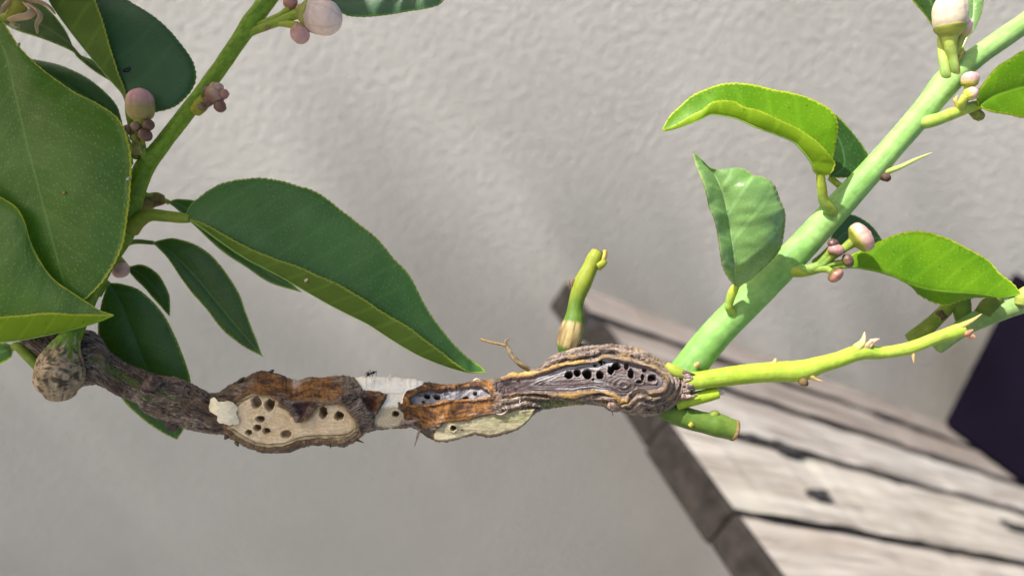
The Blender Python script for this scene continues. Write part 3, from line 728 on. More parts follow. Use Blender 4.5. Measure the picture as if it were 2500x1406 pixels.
    sl1 = mixc((0.15, 0.125, 0.13), (0.42, 0.41, 0.45), st); sl1 = mixc(sl1, (0.14, 0.09, 0.075), sst(5, 0, ss)*0.6)
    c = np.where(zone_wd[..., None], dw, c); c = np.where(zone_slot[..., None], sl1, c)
    cl = mixc((0.27, 0.15, 0.045), (0.52, 0.34, 0.12), np.clip(0.5 + 0.7*fbm(X/20, Y/12, 61, 3) + 0.4*w2, 0, 1))
    cl = mixc(cl, (0.25, 0.19, 0.13), sst(-0.05, 0.3, fbm(X/50, Y/30, 81, 3))*0.75); cl = mixc(cl, (0.10, 0.065, 0.045), np.exp(-(fbm(X/18, (sw)/5.0, 83, 3)/0.07)**2)*0.6)
    cl = mixc(cl, (0.13, 0.075, 0.05), np.exp(-((sw+2.0)/1.6)**2)*0.8)
    c = np.where(call[..., None], cl, c)
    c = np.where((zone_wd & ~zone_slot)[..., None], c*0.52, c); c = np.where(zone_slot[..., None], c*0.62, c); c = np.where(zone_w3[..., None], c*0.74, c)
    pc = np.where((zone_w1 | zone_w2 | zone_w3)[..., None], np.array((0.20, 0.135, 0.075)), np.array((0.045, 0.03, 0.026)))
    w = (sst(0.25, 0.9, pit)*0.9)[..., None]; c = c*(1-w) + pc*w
    # ---------------- assemble front + back
    tb = np.linspace(1, -1, nbk+2)[1:-1]
    Tb = tb[:, None]*np.ones(nx); Xb = np.ones((nbk, 1))*xs
    Yb = mid + Tb*hh; zb = Rz*np.power(np.maximum(1-np.abs(Tb)**2, 0), 0.5)
    G = np.concatenate([np.stack([X, Y, z], -1), np.stack([Xb, Yb, zb], -1)])
    wb = fbm(Xb/34, Tb*20, 50, 3); Hf = np.concatenate([H, 4*wb])
    cb = mixc((0.04, 0.03, 0.025), (0.2, 0.155, 0.13), np.clip(0.5+wb, 0, 1)); Cf = np.concatenate([c, cb])
    W = P(G)
    Wp = np.concatenate([W[-1:], W, W[:1]])
    du = (Wp[2:] - Wp[:-2]); dv = np.gradient(W, axis=1)
    nr = np.cross(du, dv); nr /= np.linalg.norm(nr, axis=2)[..., None] + 1e-15
    for _ in range(4):
        q = nr + np.roll(nr, 1, 0) + np.roll(nr, -1, 0); q[:, 1:-1] += nr[:, 2:] + nr[:, :-2]
        nr = q/(np.linalg.norm(q, axis=2)[..., None] + 1e-15)
    if np.sum(nr[nt//2, nx//2]*F_) > 0: nr = -nr
    W = W + nr*(Hf*UN)[..., None]
    Z = np.zeros(Hf.shape, int)
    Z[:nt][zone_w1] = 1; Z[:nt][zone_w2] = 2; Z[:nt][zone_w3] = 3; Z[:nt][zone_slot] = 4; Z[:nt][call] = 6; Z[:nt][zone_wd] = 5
    Rr, Cc = Hf.shape
    i, j = np.meshgrid(np.arange(Rr), np.arange(Cc-1), indexing='ij')
    a = i*Cc+j; b2 = ((i+1) % Rr)*Cc+j
    Fq = np.stack([a, a+1, b2+1, b2], -1).reshape(-1, 4)
    fz = Z[i, j].ravel(); Wf, Cl = W.reshape(-1, 3), Cf.reshape(-1, 3)
    br = None
    for zid, nm, mt, lab in ((0, "gall_branch", 'bark', "rough brown bark swollen by galls"), (1, "cut_wood", 'cut', "large cream cut face with wasp tunnels"),
            (2, "cut_wood", 'cut', "fresh white shaved wood on the upper edge"), (3, "cut_wood", 'cut', "pale greenish shaved bark with one hole"),
            (4, "dead_wood", 'dead', "narrow silver-grey dead wood in orange bark"), (5, "dead_wood", 'dead', "silver-grey dead wood riddled with dark exit holes"),
            (6, "callus_ridge", 'bark', "ochre callus roll around the dead wood")):
        ff = Fq[fz == zid]; u, inv = np.unique(ff, return_inverse=True)
        o = mesh(nm, Wf[u], inv.reshape(-1, 4), M[mt], tree if br is None else br, col=Cl[u]); o["label"] = lab
        if br is None: br = o
    return br
GALL = build_gall()

# ================================================================== SHOOTS, STUBS, KNOB
YG = (0.30, 0.42, 0.035)
def node_bumps(L, s=0.10):
    def f(S, T):
        o = np.ones_like(S)
        for pos, ang, amp, w in L: o += amp*np.exp(-((S-pos)/w)**2)*(0.35 + 0.65*np.clip(np.cos(T-ang), 0, 1))
        return o
    return f
# left shoot, rising from the corky knob behind the big leaf
s_left = tube("green_shoot", [(172,826,-76,24),(208,740,-40,22),(258,640,20,22),(304,570,36,23),(322,500,30,23),(350,415,26,23),(402,345,20,19),(474,252,14,18),
    (540,162,10,18),(606,66,8,19),(658,-8,8,21),(735,-130,0,24),(840,-300,-40,22),(900,-470,-90,20)], M['stem'], tree,
    stemcol((0.16,0.26,0.012),(0.20,0.34,0.025),0.16,(0.10,0.17,0.02)), n=32, rough=0.05, lump=node_bumps([(0.42,0.5,0.10,0.03),(0.60,-1.2,0.12,0.02),(0.72,-1.0,.10,.015)]))
s_left["label"] = "slim green shoot rising past the big speckled leaf"
def knobcol(S, T, x, y, z):
    n1 = fbm(x/26, y*2.2, z*2.2, 4); st = fbm(x/30, y*7, z*7, 3)
    c = mixc((0.13,0.095,0.06), (0.46,0.36,0.22), np.clip(0.5 + 0.8*n1 + 0.6*st, 0, 1))
    c = mixc(c, (0.50,0.33,0.20), sst(0.1,0.4,fbm(x/18, y*1.5+3, z*1.5, 3))*0.7)
    c = mixc(c, (0.055,0.04,0.025), sst(0.22,0.4,np.abs(fbm(x/12, y*3, z*3+7, 4)))*0.9)
    c = mixc(c, (0.05,0.035,0.02), np.exp(-(fbm(x/34, y*4, z*4+2, 3)/0.05)**2)*0.8)
    g = sst(0.46, 0.28, S + 0.34*st + 0.08*n1)
    return mixc(c, (0.11,0.21,0.018), g)
kb = tube("corky_knob", [(178,790,-72,24),(170,822,-78,25),(160,850,-80,36),(151,880,-80,52),(147,912,-80,56),(145,940,-78,52),(145,956,-76,38)], M['cork'], tree, knobcol, n=72, step=1.2, rough=0.0,
    roundcap=0.6, lump=lambda S, T: 1 + 0.06*fbm(S*5, np.cos(T)*1.5, np.sin(T)*1.5, 3) - 0.035*np.abs(fbm(S*11, np.cos(T)*6, np.sin(T)*6, 4))*3*sst(0.15,0.35,S))
kb["label"] = "tan cracked corky swelling at the foot of the left shoot"
# bark-covered bump and bud scar on the brown branch
tube("bud_scar", [(352,948,-44,10),(368,938,-58,15),(385,930,-64,13),(396,926,-60,6)], M['bark'], GALL, solid((0.16,0.11,0.095),0.5,6,(0.045,0.03,0.026)), n=26, step=1.2, rough=0.35, seed=2)
tube("bud_scar", [(410,1030,-20,8),(421,1041,-24,11),(432,1043,-24,7)], M['bark'], GALL, solid((0.14,0.10,0.08),0.5,6,(0.04,0.03,0.026)), n=22, step=1.2, rough=0.35, seed=5)
tube("bud_scar", [(1488,988,-58,9),(1500,994,-66,11),(1510,998,-64,8)], M['bark'], GALL, solid((0.30,0.21,0.17),0.5,6,(0.07,0.05,0.04)), n=22, step=1.2, rough=0.3, seed=8)
# green pruned stub with corky patch, on top of the gall
def stubcol(S, T, x, y, z):
    c = mixc((0.060,0.14,0.012), (0.25,0.29,0.025), sst(0.25, 0.85, S + 0.12*fbm(x/40, y, z, 3)))
    c = c*(1 + 0.25*fbm(x/60, y*5, z*5, 3))[..., None]
    w = sst(0.13,0.085,np.abs(S-0.185))*sst(-0.15,0.25,np.cos(T+0.55) + 0.2*fbm(x/9,y*3,z*3,3))
    k = mixc((0.13,0.085,0.04),(0.46,0.36,0.16),np.clip(0.5+1.3*fbm(x/40,y*9,z*9,3),0,1))
    c = mixc(c, k, w); return mixc(c, (0.13,0.075,0.06), sst(0.985,1.0,S))
st = tube("pruned_stub", [(1384,862,-6,20),(1388,835,-12,29),(1397,806,-16,31),(1402,780,-14,25),(1404,755,-12,19),(1410,725,-10,19),(1423,690,-10,22),(1440,655,-8,19),(1452,630,-6,19),(1460,612,-4,14)],
    M['stem'], tree, stubcol, n=48, step=1.5, rough=0.04, roundcap=0.1)
st["label"] = "yellow-green pruned stub with ribbed corky base on top of the gall"
tube("bud", [(1466,640,-8,11),(1474,626,-8,8),(1478,612,-8,5)], M['stem'], st, solid((0.42,0.40,0.05),0.2,8,(0.46,0.30,0.08)), n=16, step=1.2, rough=0.15)
tube("bud_scar", [(1460,650,-14,12),(1474,642,-14,9),(1481,640,-12,3)], M['stem'], st, solid((0.36,0.40,0.04)), n=16, step=1.5, rough=0.05)
for q in range(5):
    a = rng.uniform(-1, 1, 2)
    tube("dry_bract", [(1398+4*q-6,700-1.2*q,-14,3.4),(1394+4*q-3+3*a[0],692-q,-16,3.0),(1394+4.4*q+5*a[0],684+3*a[1],-17,1.6)], M['cork'], st, solid((0.22,0.15,0.09),0.3,5), n=8, step=1.0, rough=0.3, seed=q)
# thick main shoot, upper right
s_main = tube("green_shoot", [(1640,948,34,36),(1692,884,26,39),(1755,808,22,38),(1850,712,18,37),(1950,610,15,35),(2040,512,12,33),(2120,425,10,30),(2200,335,8,28),(2262,262,7,29),
    (2312,200,6,32),(2350,165,6,28),(2400,128,8,25),(2460,86,10,25),(2530,36,12,24),(2640,-50,16,24)], M['stem'], tree,
    stemcol((0.165,0.34,0.075),(0.27,0.44,0.14),0.16), n=44, rough=0.025, lump=node_bumps([(0.60,2.2,0.05,0.02),(0.71,0,0.08,0.025)]))
s_main["label"] = "thick pale green shoot running up and away from the gall"
# thin twig
s_thin = tube("green_twig", [(1668,930,-16,22),(1700,929,-18,22),(1760,921,-18,23),(1830,912,-16,24),(1900,907,-14,25),(1954,905,-14,26),(2000,891,-14,21),(2045,878,-14,19),(2090,862,-14,19),
    (2118,858,-14,19),(2150,861,-14,15),(2218,850,-14,15),(2289,823,-14,14),(2336,808,-14,17),(2350,803,-14,15)], M['stem'], tree,
    stemcol((0.31,0.43,0.035),(0.36,0.48,0.06),0.14), n=32, step=2.0, rough=0.04, roundcap=0.25)
s_thin["label"] = "thin yellow-green twig with thorns and bud scars"
tn = solid((0.50,0.36,0.12),0.1,10,(0.55,0.42,0.2))
def thorn(par, path, cf=tn, nm="thorn"): return tube(nm, path, M['stem'], par, cf, n=14, step=1.5, roundcap=0.4)
thorn(s_thin, [(2325,806,-20,9),(2350,794,-22,7.5),(2375,781,-22,4.5),(2397,766,-22,0.8)], stemcol((0.36,0.44,0.04),(0.60,0.42,0.18)))
thorn(s_thin, [(2092,850,-20,12),(2104,838,-24,9),(2109,825,-25,5),(2111,810,-25,1)], stemcol((0.40,0.48,0.06),(0.70,0.50,0.30)))
thorn(s_thin, [(1968,910,-24,8),(1980,918,-28,7),(1992,926,-29,4),(2008,930,-29,0.8)], stemcol((0.42,0.42,0.04),(0.66,0.45,0.2)))
thorn(s_thin, [(2228,858,-18,6),(2230,872,-20,4),(2231,886,-20,1)], tn)
thorn(s_thin, [(1880,893,-18,8),(1890,886,-18,6),(1894,876,-18,3)], tn)
thorn(s_thin, [(1955,922,-26,10),(1962,932,-28,11),(1970,938,-28,6)], solid((0.24,0.16,0.06),0.4,6,(0.10,0.06,0.03)), "bud_scar")
for q in range(9):
    a = rng.normal(size=3)
    tube("bud_scale", [(2112+3*a[0],850,-24,4.5),(2120+4*a[0]+1.6*q,843-1.2*q+3*a[1],-30-3*a[2],4.4),(2124+2.6*q+3*a[0],832-1.0*abs(q-4)+3*a[1],-30,1.6)], M['petal'], s_thin,
         solid((0.66,0.50,0.36) if q % 3 else (0.50,0.36,0.12),0.2,6,(0.50,0.34,0.26)), n=10, step=1.2, rough=0.2, seed=q)
for q in range(7):
    a = rng.normal(size=3)
    tube("bud_scale", [(2350,814,-20,6),(2360+2*q+2*a[0],812+1.2*q+2*a[1],-24+3*a[2],6),(2372+2.2*q*0.6+3*a[0],806+3.4*q+2*a[1],-24,2.2)], M['petal'], s_thin,
         solid((0.62,0.42,0.26) if q % 2 else (0.42,0.17,0.08),0.2,6,(0.50,0.30,0.2)), n=12, step=1.2, rough=0.15, seed=q+20)
# small torn stub and thick pruned stub below
s6 = tube("torn_stub", [(1652,982,-2,20),(1685,975,-8,17),(1722,966,-10,16),(1752,958,-10,15)], M['stem'], tree, stemcol((0.26,0.38,0.03),(0.36,0.47,0.03)), n=28, step=2, rough=0.05, roundcap=0.15)
s6["label"] = "short yellow-green torn stub below the thin twig"
for q in range(4): tube("torn_fibre", [(1752,954+3*q,-12,3.5),(1762+q,952+3*q,-12,2.6),(1770-2*abs(q-1),952+4*q,-12,0.8)], M['cut'], s6, solid((0.72,0.62,0.52),0.1), n=8, step=1.2)
s7 = tube("pruned_stub", [(1612,990,16,27),(1645,1008,10,26),(1690,1024,6,26),(1722,1032,4,26),(1745,1036,4,29),(1765,1041,4,28),(1792,1050,4,25)], M['stem'], tree,
    stemcol((0.055,0.13,0.012),(0.13,0.20,0.03),0.12), n=40, step=1.8, rough=0.03, roundcap=0.06)
s7["label"] = "thick dark green pruned stub angled below the gall"
tube("bud_scar", [(1740,1018,0,13),(1748,1010,-2,11),(1753,1005,-2,5)], M['stem'], s7, solid((0.19,0.25,0.03),0.2), n=18, step=1.5, rough=0.05)
tube("cut_end", [(1789,1049,4,26.4),(1795,1051,4,26.2),(1798,1052,4,22)], M['cork'], s7, solid((0.30,0.20,0.09),0.3,8,(0.18,0.10,0.05)), n=32, step=1, roundcap=0.05, rough=0.05)
tube("bud_scar", [(1690,1034,-22,7),(1684,1040,-22,6)], M['stem'], s7, solid((0.30,0.30,0.04),0.2), n=14, step=1.5)
# brown frayed collar where the shoots leave the gall
for q in range(16):
    a = rng.normal(size=4)
    y0 = 910 + 60*q/15
    tube("bark_flake", [(1668+4*a[0],y0,-34+4*a[1],5),(1680+4*a[0],y0+3*a[2],-36,4.5),(1692+5*a[3],y0+4*a[1]+2,-34,1.4)], M['bark'], GALL,
         solid((0.42,0.34,0.29) if q % 3 else (0.16,0.10,0.08),0.3,5,(0.14,0.09,0.07)), n=8, step=1.2, rough=0.3, seed=q)
# green bridge at the top of the collar
tube("green_collar", [(1628,892,-20,9),(1645,904,-26,14),(1662,912,-26,13),(1672,916,-22,9)], M['stem'], GALL, solid((0.36,0.45,0.05),0.1), n=22, step=1.5, rough=0.05)
# bud on main shoot near its foot
tube("bud_scar", [(1700,892,-20,7),(1704,888,-26,5.5),(1706,886,-29,3)], M['stem'], s_main, solid((0.50,0.42,0.14),0.3,6,(0.42,0.22,0.12)), n=18, step=1.2, rough=0.1)
tube("thorn", [(2128,424,6,9),(2160,420,-4,9),(2195,409,-6,6),(2235,390,-8,4.4),(2275,373,-8,0.8)], M['stem'], s_main, stemcol((0.38,0.48,0.08),(0.48,0.58,0.2)), n=14, step=2)
tube("bud_scar", [(2124,420,2,10),(2150,428,-4,10),(2164,434,-8,10),(2170,440,-8,6)], M['cork'], s_main, solid((0.12,0.07,0.05),0.3,6), n=16, step=1.4, rough=0.2)
# side twig upper right
tw = tube("green_twig", [(2232,298,6,18),(2262,298,-14,16),(2290,291,-22,15),(2330,276,-26,14),(2370,262,-26,13),(2396,256,-26,11)], M['stem'], tree, stemcol((0.24,0.42,0.12),(0.40,0.48,0.05)), n=26, step=1.5, rough=0.12)
tw["label"] = "short yellow-green side twig on the upper right shoot"
# blurred twigs behind at right
bt = tube("green_twig", [(2225,828,120,17),(2262,800,120,18),(2295,770,120,16),(2325,738,118,16),(2352,700,110,17),(2362,676,105,12)], M['stem'], tree, stemcol((0.14,0.19,0.02),(0.24,0.30,0.03)), n=24, step=2.5, rough=0.14)
bt["label"] = "blurred olive twig standing behind the thin twig"
tube("bud_scar", [(2300,775,112,12),(2292,762,110,9)], M['cork'], bt, solid((0.12,0.08,0.04),0.3,6), n=12, step=1.5, rough=0.2)
bt2 = tube("green_twig", [(2290,850,92,14),(2350,800,90,21),(2400,776,88,23),(2455,756,86,22),(2520,735,84,21),(2620,700,80,20)], M['stem'], tree, stemcol((0.16,0.27,0.06),(0.26,0.38,0.14)), n=26, step=2.5, rough=0.05)
bt2["label"] = "soft grey-green twig leaving the frame behind the planter side"
tube("bud_scar", [(2400,768,84,20),(2420,738,84,19),(2438,722,84,15)], M['stem'], bt2, solid((0.13,0.19,0.02),0.3,12), n=18, step=2, rough=0.12)
tube("bud", [(2492,742,60,13),(2497,720,58,15),(2506,705,58,9)], M['stem'], bt2, solid((0.42,0.48,0.10),0.2,12), n=18, step=2)
tube("side_stalk", [(2340,700,112,20),(2345,735,112,22),(2352,780,112,18)], M['stem'], bt, solid((0.14,0.24,0.03),0.2,14), n=18, step=2, rough=0.1)
# dry twig and loose fibres on the gall
dt = tube("dry_twig", [(1292,902,-30,6),(1270,888,-38,7),(1250,868,-42,6),(1240,850,-42,4.5),(1234,835,-40,3.4),(1243,826,-40,1.6)], M['cork'], GALL, solid((0.33,0.25,0.14),0.4,8,(0.13,0.09,0.05)), n=14, step=1.5, rough=0.25)
tube("dry_twig", [(1240,846,-42,3),(1222,840,-42,3),(1200,836,-42,3),(1174,828,-42,2.8)], M['cork'], GALL, solid((0.36,0.24,0.10),0.3,8,(0.18,0.10,0.04)), n=12, step=1.5, rough=0.2)
for pth, cc in (([(1026,1046,-30,2.2),(1020,1062,-32,3.2),(1012,1090,-32,0.8)], (0.42,0.30,0.24)), ([(1484,1000,-50,1.4),(1494,1004,-50,1.2),(1497,1016,-50,0.5)], (0.05,0.04,0.04)),
        ([(866,1072,-20,3),(880,1077,-22,2),(888,1080,-22,0.7)], (0.18,0.12,0.09)), ([(560,1058,-34,7),(553,1066,-40,6),(549,1072,-40,2)], (0.13,0.085,0.06)),
        ([(580,934,-30,4),(590,926,-34,4),(597,921,-34,1.5)], (0.08,0.055,0.045)), ([(655,912,-20,4),(664,906,-24,4),(669,903,-24,1.2)], (0.10,0.07,0.05)),
        ([(950,922,-30,3),(955,917,-32,2.6),(954,912,-32,0.7)], (0.80,0.76,0.68)), ([(1156,929,-30,2.2),(1163,925,-33,2.0),(1172,927,-33,0.8)], (0.60,0.53,0.44)),
        ([(1212,1010,-62,1.8),(1226,1011,-64,2.2),(1240,1001,-64,0.8)], (0.40,0.33,0.28)), ([(1270,975,-70,1.1),(1268,985,-72,1.0),(1266,994,-72,0.5)], (0.5,0.43,0.37)),
        ([(1262,990,-70,1.0),(1272,984,-72,1.0),(1284,979,-72,0.5)], (0.5,0.43,0.37)), ([(980,1026,-58,4),(1000,1030,-60,4.5),(1020,1024,-58,1.5)], (0.33,0.23,0.19)),
        ([(575,1078,-40,4),(579,1084,-42,4),(582,1089,-42,1.5)], (0.12,0.15,0.06)), ([(806,1084,-40,2),(807,1089,-40,1.6),(806,1094,-40,0.6)], (0.05,0.04,0.03))):
    tube("loose_fibre", pth, M['cork'], GALL, solid(cc, 0.3, 5), n=10, step=1.0, rough=0.2)
# curled cream sliver left by the knife
def sliver():
    o = np.array(q4([(170,590),(220,568),(250,600),(270,622),(330,625),(400,612),(460,640),(520,700),(505,770),(535,850),(530,905),(470,915),(410,922),(330,900),(300,905),(260,870),(265,810),(235,790),(200,770),(165,740),(150,690),(165,640)]))
    o = np.vstack([o, o[:1]]); s = spline(np.c_[o, np.zeros(len(o))], 140)[:-1, :2]
    s += 1.1*np.stack([vnoise(np.arange(139)/2.1, 0.5), vnoise(np.arange(139)/2.1, 9.5)], 1)
    cen = np.array(q4([(390, 770)])[0]); rings = []
    for w in np.linspace(1, 0.03, 16):
        p = cen + (s-cen)*w
        zz = -72 - 9*np.sin(np.clip((p[:, 0]-505)/80, 0, 1)*math.pi) - 1.2*fbm(p[:, 0]/20, p[:, 1]/9, 3, 3) + 6*sst(530, 508, p[:, 0])
        rings.append(np.c_[p, zz])
    G = np.array(rings); N = 139
    A = P(G); B = P(G + np.array([0, 0, 4.0]))
    v = np.concatenate([A.reshape(-1, 3), B.reshape(-1, 3)])
    f1 = gridfaces(16, N, True); f2 = gridfaces(16, N, True, 16*N)[:, ::-1]
    k = np.arange(N); rim = np.stack([k, (k+1) % N, (k+1) % N + 16*N, k+16*N], 1)
    f = np.concatenate([f1, f2, rim]).tolist(); f.append([15*N+q for q in range(N)]); f.append([31*N+q for q in range(N)][::-1])
    c = mixc((0.74, 0.63, 0.42), (0.86, 0.79, 0.60), np.clip(0.5 + fbm(G[..., 0]/16, G[..., 1]/8, 2, 4), 0, 1)).reshape(-1, 3)
    o = mesh("wood_sliver", v, f, M['cut'], GALL, col=np.concatenate([c, c])); o["label"] = "raised cream wood shaving at the left end of the cut"
sliver()

# ================================================================== LEAVES
def R(zs, pts):
    """pixel polyline + depth samples spread along it"""
    n = len(pts); t = np.linspace(0, 1, n)
    z = np.interp(t, np.linspace(0, 1, len(zs)), zs)
    return [(x, y, float(q)) for (x, y), q in zip(pts, z)]
def c1(p): return [(1600 + x/4.464, 180 + y/4.464) for x, y in p]
def c2(p): return [(1640 + x/3.905, 360 + y/3.905) for x, y in p]
def c4b(p): return [(1940 + x/3.905, 500 + y/3.905) for x, y in p]
PG0, PG1 = (0.20, 0.26, 0.02), (0.26, 0.36, 0.03)

# big speckled leaf at the left edge (tip down)
leaf([R([10,-15,-45,-62,-72], [(-140,-20),(-75,-15),(-20,15),(60,128),(165,214),(240,254),(291,292),(315,350),(320,430),(308,560),(290,622),(250,690),(205,732),(182,728)]),
      R([14,-5,-35,-58,-72], [(-140,-20),(-60,20),(5,110),(38,230),(66,350),(103,490),(135,610),(158,690),(182,728)]),
      R([16,0,-20,-50,-72], [(-140,-20),(-190,60),(-190,220),(-150,400),(-80,560),(20,670),(110,720),(160,735),(182,728)])], 1, 'leaf_big', 'under', show=(0, 1),
     bulge=[10, 8], teeth=3.0, tooth=16, wav=4, seed=1.0, label="large oval dark leaf covered in pale oil-gland dots", rib_col=(0.20,0.32,0.04))
# leaf folded in front of it, lower left
leaf([R([-70,-80,-88,-92], [(-150,430),(-70,430),(0,480),(38,503),(60,540),(75,590),(100,640),(130,680),(165,706),(210,735),(245,757),(278,768)]),
      R([-96,-100,-104,-92], [(-150,850),(-70,840),(0,834),(50,829),(120,816),(190,800),(240,785),(278,769)]),
      R([-130,-130,-122,-92], [(-150,770),(-70,776),(0,774),(60,768),(120,763),(180,766),(230,767),(278,768)])], 1, 'leaf_big', 'under_young', show=(0, 1),
     bulge=[12, 3], teeth=1.2, wav=5, seed=2.0, label="leaf folded over at the lower left with a bright yellow-green underside")
# folded leaf at the top left: bright near half, dark bluish far half
leaf([R([10,-10,-20,-30], [(312,258),(306,222),(285,165),(268,110),(250,50),(232,0),(215,-60),(200,-110)]),
      R([12,6,0,-10], [(312,258),(298,226),(265,190),(215,130),(160,60),(120,0),(100,-60),(120,-130)]),
      R([14,22,40,45,50], [(312,258),(330,281),(380,275),(430,259),(465,225),(478,190),(470,150),(440,105),(400,60),(360,30),(310,0),(240,-50),(150,-120)])], 1, 'leaf_blue', 'under', show=(1, 1),
     bulge=[2, 6], teeth=2.8, seed=3.0, label="folded leaf with a bright narrow underside and a dark bluish blade", petiole=([(338,372,18,8),(326,330,14,8),(316,285,12,8),(312,256,11,7)], PG0, PG1))
# out-of-focus leaf, grey green
leaf([R([150,160,165], [(310,226),(282,206),(232,176),(190,142),(178,128),(140,110),(90,91),(40,75),(-20,40),(-60,0)]),
      R([150,160,165], [(310,222),(285,195),(240,165),(200,138),(176,112),(140,85),(100,60),(50,30),(0,0),(-60,-10)]),
      R([150,165,170], [(310,218),(296,180),(262,158),(215,142),(182,128),(170,95),(150,60),(112,18),(60,-10),(-60,-40)])], 1, 'leaf_dark', 'leaf_dark', show=(0, 1), teeth=0, seed=4.0, rib=False,
     label="pale grey-green blurred leaf far behind the dry flower")
leaf([R([90,95,100], [(300,318),(298,300),(285,260),(255,225),(210,190),(150,161),(90,147),(30,140)]),
      R([85,90,95], [(300,318),(270,285),(220,245),(160,205),(100,175),(30,150)]),
      R([80,85,90], [(300,318),(250,310),(190,280),(120,240),(70,200),(30,165)])], 1, 'leaf_blue', 'under', show=(0, 1), bulge=[5,3], teeth=1.0, seed=5.0, label="dark bluish leaf half hidden behind the big speckled leaf",
     petiole=([(318,400,36,7),(312,350,60,7),(300,316,84,6)], PG0, PG1))
# central long folded leaf
leaf([R([24,34,44,40,20,6,0], [(452,528),(462,505),(478,488),(520,459),(560,443),(620,435),(680,441),(730,455),(770,468),(830,510),(880,550),(920,582),(960,630),(1000,672),(1030,730),(1060,780),(1100,830),(1140,870),(1170,890),(1188,909)]),
      R([22,8,2,0,0,0,0], [(452,530),(480,546),(540,590),(600,630),(660,661),(730,700),(800,740),(850,766),(900,791),(960,830),(1020,865),(1080,890),(1142,908),(1188,909)]),
      R([20,-14,-26,-28,-26,-16,0], [(452,532),(500,546),(560,580),(620,610),(680,635),(740,655),(790,679),(830,695),(880,725),(940,765),(1000,800),(1040,830),(1080,860),(1112,886),(1145,907),(1188,909)])],
     1, 'leaf_long', 'under', show=(0, 1), bulge=[7, 3], teeth=3.2, tooth=13, wav=3, seed=6.0, label="long folded dark green leaf pointing down towards the gall",
     petiole=([(318,556,30,24),(338,538,28,19),(365,525,26,16),(405,528,25,14),(440,532,24,13),(462,534,22,10)], (0.24,0.24,0.02), (0.22,0.30,0.03)))
# leaf behind the central one
leaf([R([120,110,105], [(412,492),(440,486),(500,500),(580,570),(660,640),(710,690),(738,714)]),
      R([118,108,105], [(412,494),(440,500),(500,540),(580,605),(660,670),(738,714)]),
      R([110,100,105], [(412,496),(430,510),(480,556),(540,612),(600,652),(660,691),(738,714)])], 1, 'leaf_mid', 'under', show=(1, 1), teeth=0, seed=7.0, rib=False, label="pale blurred leaf peeping out below the long folded leaf",
     petiole=([(330,470,60,7),(370,480,90,7),(412,494,116,6)], PG0, PG1))
# dark hanging leaves under it
leaf([R([110,105,100], [(372,592),(400,584),(430,582),(490,604),(540,650),(580,710),(602,770),(626,830),(641,870)]),
      R([105,100,100], [(372,592),(420,618),(480,680),(530,740),(580,800),(641,870)]),
      R([100,95,100], [(372,592),(410,632),(450,690),(500,750),(540,800),(590,841),(641,870)])], 1, 'leaf_dark', 'under', show=(0, 1), bulge=[4, 4], teeth=0.8, seed=8.0, label="narrow dark leaf hanging out of focus from a thin stalk",
     petiole=([(300,600,60,6),(330,590,85,6),(374,593,108,5)], PG0, (0.10,0.15,0.02)))
leaf([R([130,130,130], [(312,652),(348,647),(385,669),(410,710),(415,745),(414,772)]),
      R([128,126,130], [(312,654),(345,670),(380,705),(400,740),(414,772)]),
      R([125,122,130], [(312,658),(330,680),(355,705),(382,737),(414,772)])], 1, 'leaf_dark', 'under', show=(0, 1), teeth=0.6, seed=9.0, label="small dark blurred leaf behind the hanging leaves",
     petiole=([(275,610,50,6),(292,630,90,6),(314,654,126,5)], PG0, PG1))
leaf([R([60,70,75,70], [(264,690),(300,694),(345,712),(400,770),(440,850),(464,925),(468,990),(452,1040),(432,1073)]),
      R([55,62,68,70], [(264,690),(290,730),(318,800),(345,870),(380,950),(410,1020),(432,1073)]),
      R([50,55,62,70], [(264,690),(248,740),(240,800),(252,880),(290,962),(345,1020),(395,1055),(432,1073)])], 1, 'leaf_mid', 'under', show=(0, 1), bulge=[6, 5], teeth=1.2, seed=10.0, label="broad dark leaf hanging behind the bark-covered branch",
     petiole=([(240,720,36,8),(252,700,50,8),(266,690,60,7)], PG0, PG1))
# scrap of leaf, bottom left
leaf([R([0,-4,-6], [(36,846),(10,836),(-40,828),(-120,850)]), R([0,-2,-4], [(36,846),(0,860),(-50,872),(-120,900)]), R([0,2,4], [(36,846),(22,878),(-20,898),(-120,940)])], 1, 'leaf_dark', 'under', show=(0, 1), seed=11.0,
     label="dark leaf scrap at the lower left beside the corky knob", petiole=([(100,900,-22,13),(75,874,-12,13),(48,848,-4,12),(34,845,0,9)], (0.12,0.22,0.02), (0.26,0.34,0.04)))
# leaf across the top edge
leaf([R([20,20,20], [(770,-20),(800,12),(830,30),(860,42),(930,39),(1000,29),(1060,18),(1082,4),(1100,-20)]),
      R([25,25,25], [(770,-24),(830,-10),(900,-6),(980,-12),(1050,-18),(1100,-20)]),
      R([10,0,10], [(770,-28),(830,-60),(900,-80),(980,-70),(1050,-45),(1100,-20)])], 1, 'leaf_blue', 'under', show=(0, 1), bulge=[4, 4], seed=12.0, label="pale leaf crossing the top edge beside the pink bud",
     petiole=([(664,-10,4,8),(720,-40,12,8),(772,-22,20,7)], PG0, PG1))

